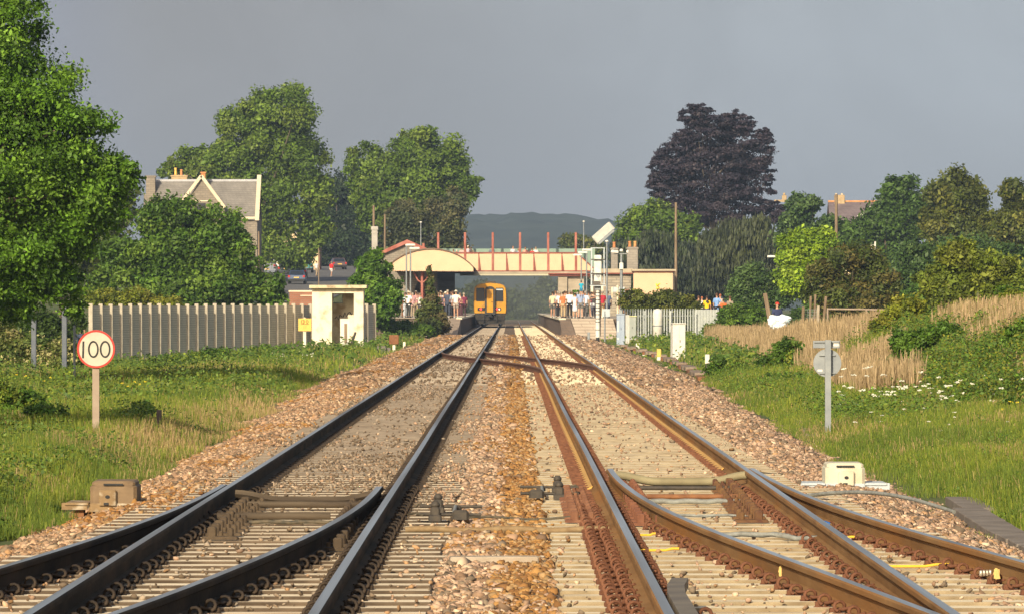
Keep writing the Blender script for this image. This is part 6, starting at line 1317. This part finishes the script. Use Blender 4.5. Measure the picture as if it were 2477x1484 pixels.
# right platform
R_ = [(1337, 352, 'hip', (.66,.56,.38), 'shorts', GRY, 'beige shirt and dark shorts, leftmost on the right platform', 1.70),
 (1344, 358, 'stand', (.30,.28,.33), 'trousers', BLK, 'grey top and dark trousers behind the beige shirt', 1.78),
 (1354, 350, 'stand', WHT, 'trousers', BLK, 'white shirt and black trousers, left of the orange top', 1.70),
 (1362, 349, 'stand', (.60,.17,.06), 'trousers', KHK, 'orange brown top and khaki trousers on the right platform', 1.68),
 (1370, 356, 'photo', (.45,.40,.30), 'trousers', KHK, 'tan shirt raising both hands, right of the orange top', 1.74),
 (1378, 344, 'front', (.70,.76,.82), 'trousers', BLK, 'pale blue shirt and black trousers near the platform end', 1.78),
 (1391, 342, 'front', (.72,.68,.72), 'skirt', (.74,.72,.75), 'white striped top and white skirt beside the big blue shirt', 1.60),
 (1404, 341, 'stand', (.30,.38,.58), 'shorts', (.20,.185,.17), 'large figure in blue shirt and grey shorts carrying a child', 1.80),
 (1416, 344, 'stand', (.62,.72,.84), 'trousers', GRY, 'light blue shirt and dark trousers right of the child', 1.72),
 (1424, 352, 'stand', (.40,.30,.22), 'shorts', (.34,.31,.25), 'brown top and grey shorts behind the signal mast', 1.74),
 (1436, 346, 'front', (.07,.06,.06), 'trousers', (.10,.10,.14), 'black top with a white bag just left of the signal mast', 1.66),
 (1457, 341, 'point', (.42,.03,.05), 'trousers', (.24,.15,.07), 'dark red shirt reaching out right of the signal mast', 1.72),
 (1431, 356, 'stand', (.6,.07,.16), 'trousers', GRY, 'crimson top half hidden behind the signal mast', 1.70),
 (1470, 352, 'stand', (.12,.16,.26), 'trousers', NVY, 'navy jacket at the back of the right platform', 1.74),
 (1349, 365, 'photo', (.25,.30,.40), 'trousers', GRY, 'slate blue top behind the white and beige shirts', 1.78), (1366, 368, 'stand', (.55,.50,.42), 'trousers', GRY, 'stone coloured coat at the back, right of the orange top', 1.80),
 (1384, 360, 'hip', (.60,.58,.25), 'trousers', KHK, 'straw yellow top between the two pale blue shirts', 1.72), (1397, 358, 'stand', (.35,.10,.12), 'trousers', BLK, 'wine red top half hidden by the large blue shirt', 1.68),
 (1411, 352, 'photo', (.45,.47,.5), 'trousers', GRY, 'light grey top just behind the child', 1.76), (1443, 356, 'stand', (.5,.42,.38), 'shorts', KHK, 'fawn top directly behind the signal mast', 1.74), (1451, 350, 'front', (.66,.66,.68), 'trousers', NVY, 'off white top between the signal mast and the dark red shirt', 1.66)]
for i, (px, Y, po, sh, lo, lc, l, h) in enumerate(R_): person('person in '+l, px, Y, po, sh, lo, lc, 180+((i*53) % 50-25), [(.05,.035,.025), (.16,.09,.05), (.30,.26,.22)][i % 3], 'cap' if i == 6 else None, (.72,.68,.4), h, P_, s=i)
c = person('person child in turquoise riding on the shoulders of the large blue shirt', 1406, 340.85, 'front', (.02,.38,.55), 'shorts', (.05,.25,.4), 180, (.03,.025,.02), h=1.0, zb=P_+1.36, s=1); c['label'] = 'child in a turquoise top carried on the shoulders of the large blue shirt'
b = MB(); b.bbox((0, 0, 0), (.30, .2, .26), .06); tag(b.build('bag', cm(WHT), None, (at(1437, 0, 345.4).x-.1, 345.4, 1.75)), 'white bag carried by the person in black by the signal mast', 'bag')
# left platform
L_ = [(975, 372, 'stand', (.40,.10,.06), 'trousers', (.25,.12,.07), 'red brown top, leftmost on the left platform', 1.66, None),
 (981, 366, 'stand', (.62,.68,.76), 'trousers', (.50,.55,.62), 'pale blue top and grey trousers left of the white shirt', 1.70, None),
 (988, 362, 'hip', (.78,.74,.76), 'trousers', (.04,.045,.045), 'white shirt and dark trousers with a pale hat on the left platform', 1.76, 'hat'),
 (998, 366, 'stand', (.62,.36,.36), 'trousers', (.35,.28,.2), 'pink top between the white shirt and the conifer', 1.66, None),
 (1006, 368, 'stand', (.50,.24,.27), 'trousers', KHK, 'dusky pink shirt with a white cap left of the conifer', 1.80, 'cap'),
 (1016, 364, 'photo', (.75,.73,.68), 'trousers', GRY, 'white top leaning beside the conifer', 1.64, None),
 (1056, 372, 'front', (.30,.26,.30), 'trousers', BLK, 'mauve grey top right of the conifer', 1.66, None),
 (1066, 376, 'stand', (.45,.50,.47), 'trousers', GRY, 'pale grey green coat behind the navy jacket', 1.82, 'cap'),
 (1073, 364, 'front', (.12,.08,.14), 'trousers', BLK, 'dark purple top left of the tall navy jacket', 1.64, None),
 (1083, 357, 'stand', (.06,.075,.12), 'trousers', (.05,.06,.09), 'navy jacket and navy trousers, tallest at the left platform end', 1.84, None),
 (1095, 356.5, 'front', (.34,.40,.50), 'trousers', (.02,.022,.03), 'grey blue shirt and black trousers at the left platform end', 1.76, None),
 (1103, 356, 'hip', (.80,.76,.68), 'shorts', (.36,.29,.25), 'white shirt, shorts and pale hat nearest the train', 1.80, 'hat'),
 (993, 374, 'stand', (.25,.28,.34), 'trousers', GRY, 'grey blue top behind the white shirt on the left platform', 1.80, None),
 (1011, 376, 'hip', (.62,.60,.56), 'trousers', GRY, 'oatmeal top close behind the white cap', 1.70, None),
 (1061, 366, 'photo', (.55,.16,.12), 'trousers', GRY, 'brick red top just right of the conifer', 1.68, None),
 (1078, 370, 'stand', (.52,.50,.46), 'trousers', BLK, 'pale stone coat close behind the tall navy jacket', 1.74, 'hat'),
 (1090, 366, 'stand', (.16,.14,.14), 'trousers', BLK, 'charcoal top between navy jacket and grey blue shirt', 1.72, None),
 (1113, 372, 'hip', (.24,.07,.10), 'trousers', (.1,.05,.06), 'dark red coat left of the maroon clothes', 1.68, None),
 (1122, 380, 'stand', (.20,.04,.08), 'trousers', (.06,.03,.04), 'dark maroon clothes in shade beside the train', 1.70, None)]
for i, (px, Y, po, sh, lo, lc, l, h, ht) in enumerate(L_): person('person in '+l, px, Y, po, sh, lo, lc, 180+((i*71) % 120-60), [(.35,.30,.24), (.10,.06,.04), (.2,.14,.09)][i % 3], ht, (.78,.72,.58), h, P_, s=i+1)
# footbridge
Y = 488.6; dz = CZ-(657-HY)*487/F
for i, (px, hy, sh, l, ht) in enumerate([(1097, 603, (.05,.06,.35), 'deep blue, leftmost on the footbridge above the cream arch', None), (1105, 604.5, WHT, 'white bending over the footbridge rail by the cream arch', 'cap'), (1117, 598, (.70,.40,.36), 'salmon left of the second red post', None), (1132, 594, (.62,.50,.55), 'pale lilac just right of the second red post', 'cap'), (1140, 597, (.60,.50,.33), 'sand colour on the footbridge', 'cap'),
    (1189, 596, (.16,.18,.22), 'grey, head beside the third red post', None), (1241, 595, (.68,.68,.72), 'white with a dark sash, alone between two posts', None), (1254, 601, (.25,.32,.48), 'blue close to the fourth red post', None), (1271, 597, (.75,.36,.27), 'coral right of the fourth red post', None), (1287, 600, (.65,.05,.05), 'red beside the white shirt on the footbridge', None), (1296, 597, WHT, 'white, rightmost on the footbridge', None)]):
    person('person in '+l, px, Y+.2*(i % 3), 'front' if i % 2 else 'stand', sh, 'trousers', NVY, [180, 20, 160, 0, 200][i % 5], [(.12,.06,.035), (.30,.22,.14), (.03,.03,.03)][i % 3], ht, (.75,.70,.6), 1.7, head_y=hy, s=i)
# path on the right
for i, (px, hy, Y, sh, lo, l, h) in enumerate([(1690, 715, 345, (.48,.28,.22), 'trousers', 'faded pink, leftmost of the group on the path', 1.68), (1698, 717, 343, WHT, 'trousers', 'white top with red hair band on the path', 1.62), (1710, 715, 332, (.85,.52,.02), 'trousers', 'bright yellow shirt with a dark badge on the back', 1.72), (1734, 709, 334, (.22,.38,.72), 'trousers', 'light blue shirt on the path', 1.80), (1742, 711, 340, (.60,.48,.42), 'trousers', 'pale top behind the light blue shirt', 1.74), (1750, 723, 332, (.75,.15,.04), 'shorts', 'orange red top, small, right of the light blue shirt', 1.45), (1766, 716, 338, (.30,.25,.19), 'trousers', 'brown grey jacket on the path', 1.76), (1788, 716, 345, (.36,.21,.17), 'trousers', 'dull pink brown top, rightmost of the group on the path', 1.72), (1777, 700, 352, (.03,.035,.04), 'trousers', 'black, tallest and farthest of the group on the path', 1.9)]):
    person('person in '+l, px, Y, ['stand', 'front', 'stand', 'hip'][i % 4], sh, lo, BLK if i % 2 else NVY, 180+((i*47) % 70-35), [(.10,.05,.03), (.35,.12,.06), (.04,.03,.02)][i % 3], None, h=h, head_y=hy, group='people on the path at the right', s=i)
a = at(1711, 729, 331.75); b = MB(); b.cyl((0, -.02, 0), (0, 0, 0), .09, None, 12); tag(b.build('shirt_badge', m_black, None, (a.x, 331.80, a.z)), 'dark round badge on the back of the yellow shirt', 'badge')
# others
person('person in a dark striped jumper at the left end of the slab fence', 192, 243, 'stand', (.02,.02,.02), 'trousers', NVY, 180, (.18,.07,.03), h=1.74, head_y=765, group=None, s=0)
q = [o for o in bpy.data.objects if o.get('label', '').startswith('person in a dark striped')][0]
sh = [c for c in q.children if c.name.startswith('shirt')][0]
ms_ = bpy.data.materials.new('striped_jumper'); ms_.use_nodes = True; nt = ms_.node_tree; tc = nt.nodes.new('ShaderNodeTexCoord'); sp = nt.nodes.new('ShaderNodeSeparateXYZ'); nt.links.new(tc.outputs['Object'], sp.inputs[0]); md = nt.nodes.new('ShaderNodeMath'); md.operation = 'MODULO'; nt.links.new(sp.outputs[2], md.inputs[0]); md.inputs[1].default_value = .085; cp = nt.nodes.new('ShaderNodeMath'); cp.operation = 'LESS_THAN'; nt.links.new(md.outputs[0], cp.inputs[0]); cp.inputs[1].default_value = .024; mx = nt.nodes.new('ShaderNodeMix'); mx.data_type = 'RGBA'; nt.links.new(cp.outputs[0], mx.inputs[0]); mx.inputs[6].default_value = (.015,.015,.016,1); mx.inputs[7].default_value = (.36,.31,.20,1); nt.links.new(mx.outputs[2], nt.nodes['Principled BSDF'].inputs['Base Color']); nt.nodes['Principled BSDF'].inputs['Roughness'].default_value = .9
sh.material_slots[0].material = ms_
person('person in a navy top with a red and white cap, by the reeds', 1880, 246, 'front', (.04,.05,.12), 'trousers', (.05,.06,.1), 20, (.05,.03,.02), 'cap', (.75,.04,.03), 1.75, head_y=731, group=None, s=1)
b = MB(); b.smooth = True
for i in range(9): b.tube([(-.42+.1*i+.02*math.sin(i*3), -.05, .95), (-.36+.09*i, -.1+.04*math.sin(i*2), .62), (-.28+.07*i, -.05, .30), (-.2+.05*i, 0, .02)], [.07, .085, .08, .05], 7)
b = MB(); rs = np.random.default_rng(4)
for cx_, cz_, rx_, rz_ in ((-.24,.44,.26,.30),(.16,.50,.34,.22),(-.05,.18,.30,.22),(.42,.56,.16,.12),(.10,.30,.26,.26)):
    q = bmesh.new(); bmesh.ops.create_icosphere(q, subdivisions=3, radius=1)
    for v in q.verts: n_ = 1+.16*math.sin(v.co.x*5+cx_*9)*math.cos(v.co.z*6+v.co.y*4)+.05*rs.normal(); v.co = Vector((cx_+v.co.x*rx_*n_, v.co.y*.2*n_, cz_+v.co.z*rz_*n_))
    b.add([v.co for v in q.verts], [[v.index for v in f.verts] for f in q.faces]); q.free()
b.smooth = False; a = at(1884, 0, 244.6); tag(b.build('plastic_sacks', mat('white_plastic', (.72,.76,.80), (.62,.70,.76), 3, .35, c3=(.35,.55,.68), s3=2), None, (a.x, 244.6, at(0, 800, 244.6).z)), 'bulging white and pale blue plastic sacks held by the person in the red cap', 'sacks')
person('person in a white top and beige trousers walking up the station road', 766, 600, 'walk', (.66,.62,.66), 'trousers', (.36,.27,.17), 150, h=1.75, zb=g1(at(766, 0, 600).x, 600)+.07, group=None, s=1)
person('person in a red top and white shorts walking on the station road', 802, 600, 'walk', (.75,.03,.03), 'shorts', (.7,.68,.66), 150, (.3,.2,.12), h=1.7, zb=g1(at(802, 0, 600).x, 600)+.07, group=None, s=0)
# ------------------------------------------------------------------ air
m = bpy.data.materials.new('haze_air'); m.use_nodes = True; nt = m.node_tree; nt.nodes.clear(); o = nt.nodes.new('ShaderNodeOutputMaterial'); v = nt.nodes.new('ShaderNodeVolumePrincipled')
v.inputs['Color'].default_value = (.40,.54,.80,1); v.inputs['Density'].default_value = .00017; v.inputs['Anisotropy'].default_value = .0; nt.links.new(v.outputs[0], o.inputs['Volume'])
b = MB(); b.bx(-1000, 1000, -80, 3500, -12, 75); tag(b.build('haze', m), kind='stuff')
m = bpy.data.materials.new('diesel_smoke'); m.use_nodes = True; nt = m.node_tree; nt.nodes.clear(); o = nt.nodes.new('ShaderNodeOutputMaterial'); v = nt.nodes.new('ShaderNodeVolumePrincipled')
v.inputs['Color'].default_value = (.30,.33,.32,1); v.inputs['Density'].default_value = .006; nt.links.new(v.outputs[0], o.inputs['Volume'])
b = MB(); b.smooth = True; b.lathe((0, 0, 0), [(.1, -1), (.45, -.88), (.8, -.55), (1, 0), (.8, .55), (.45, .88), (.1, 1)], 20); o = b.build('diesel_smoke', m, None, (1.6, 570, 2.9)); o.scale = (7.5, 62, 3.8); tag(o, kind='stuff')
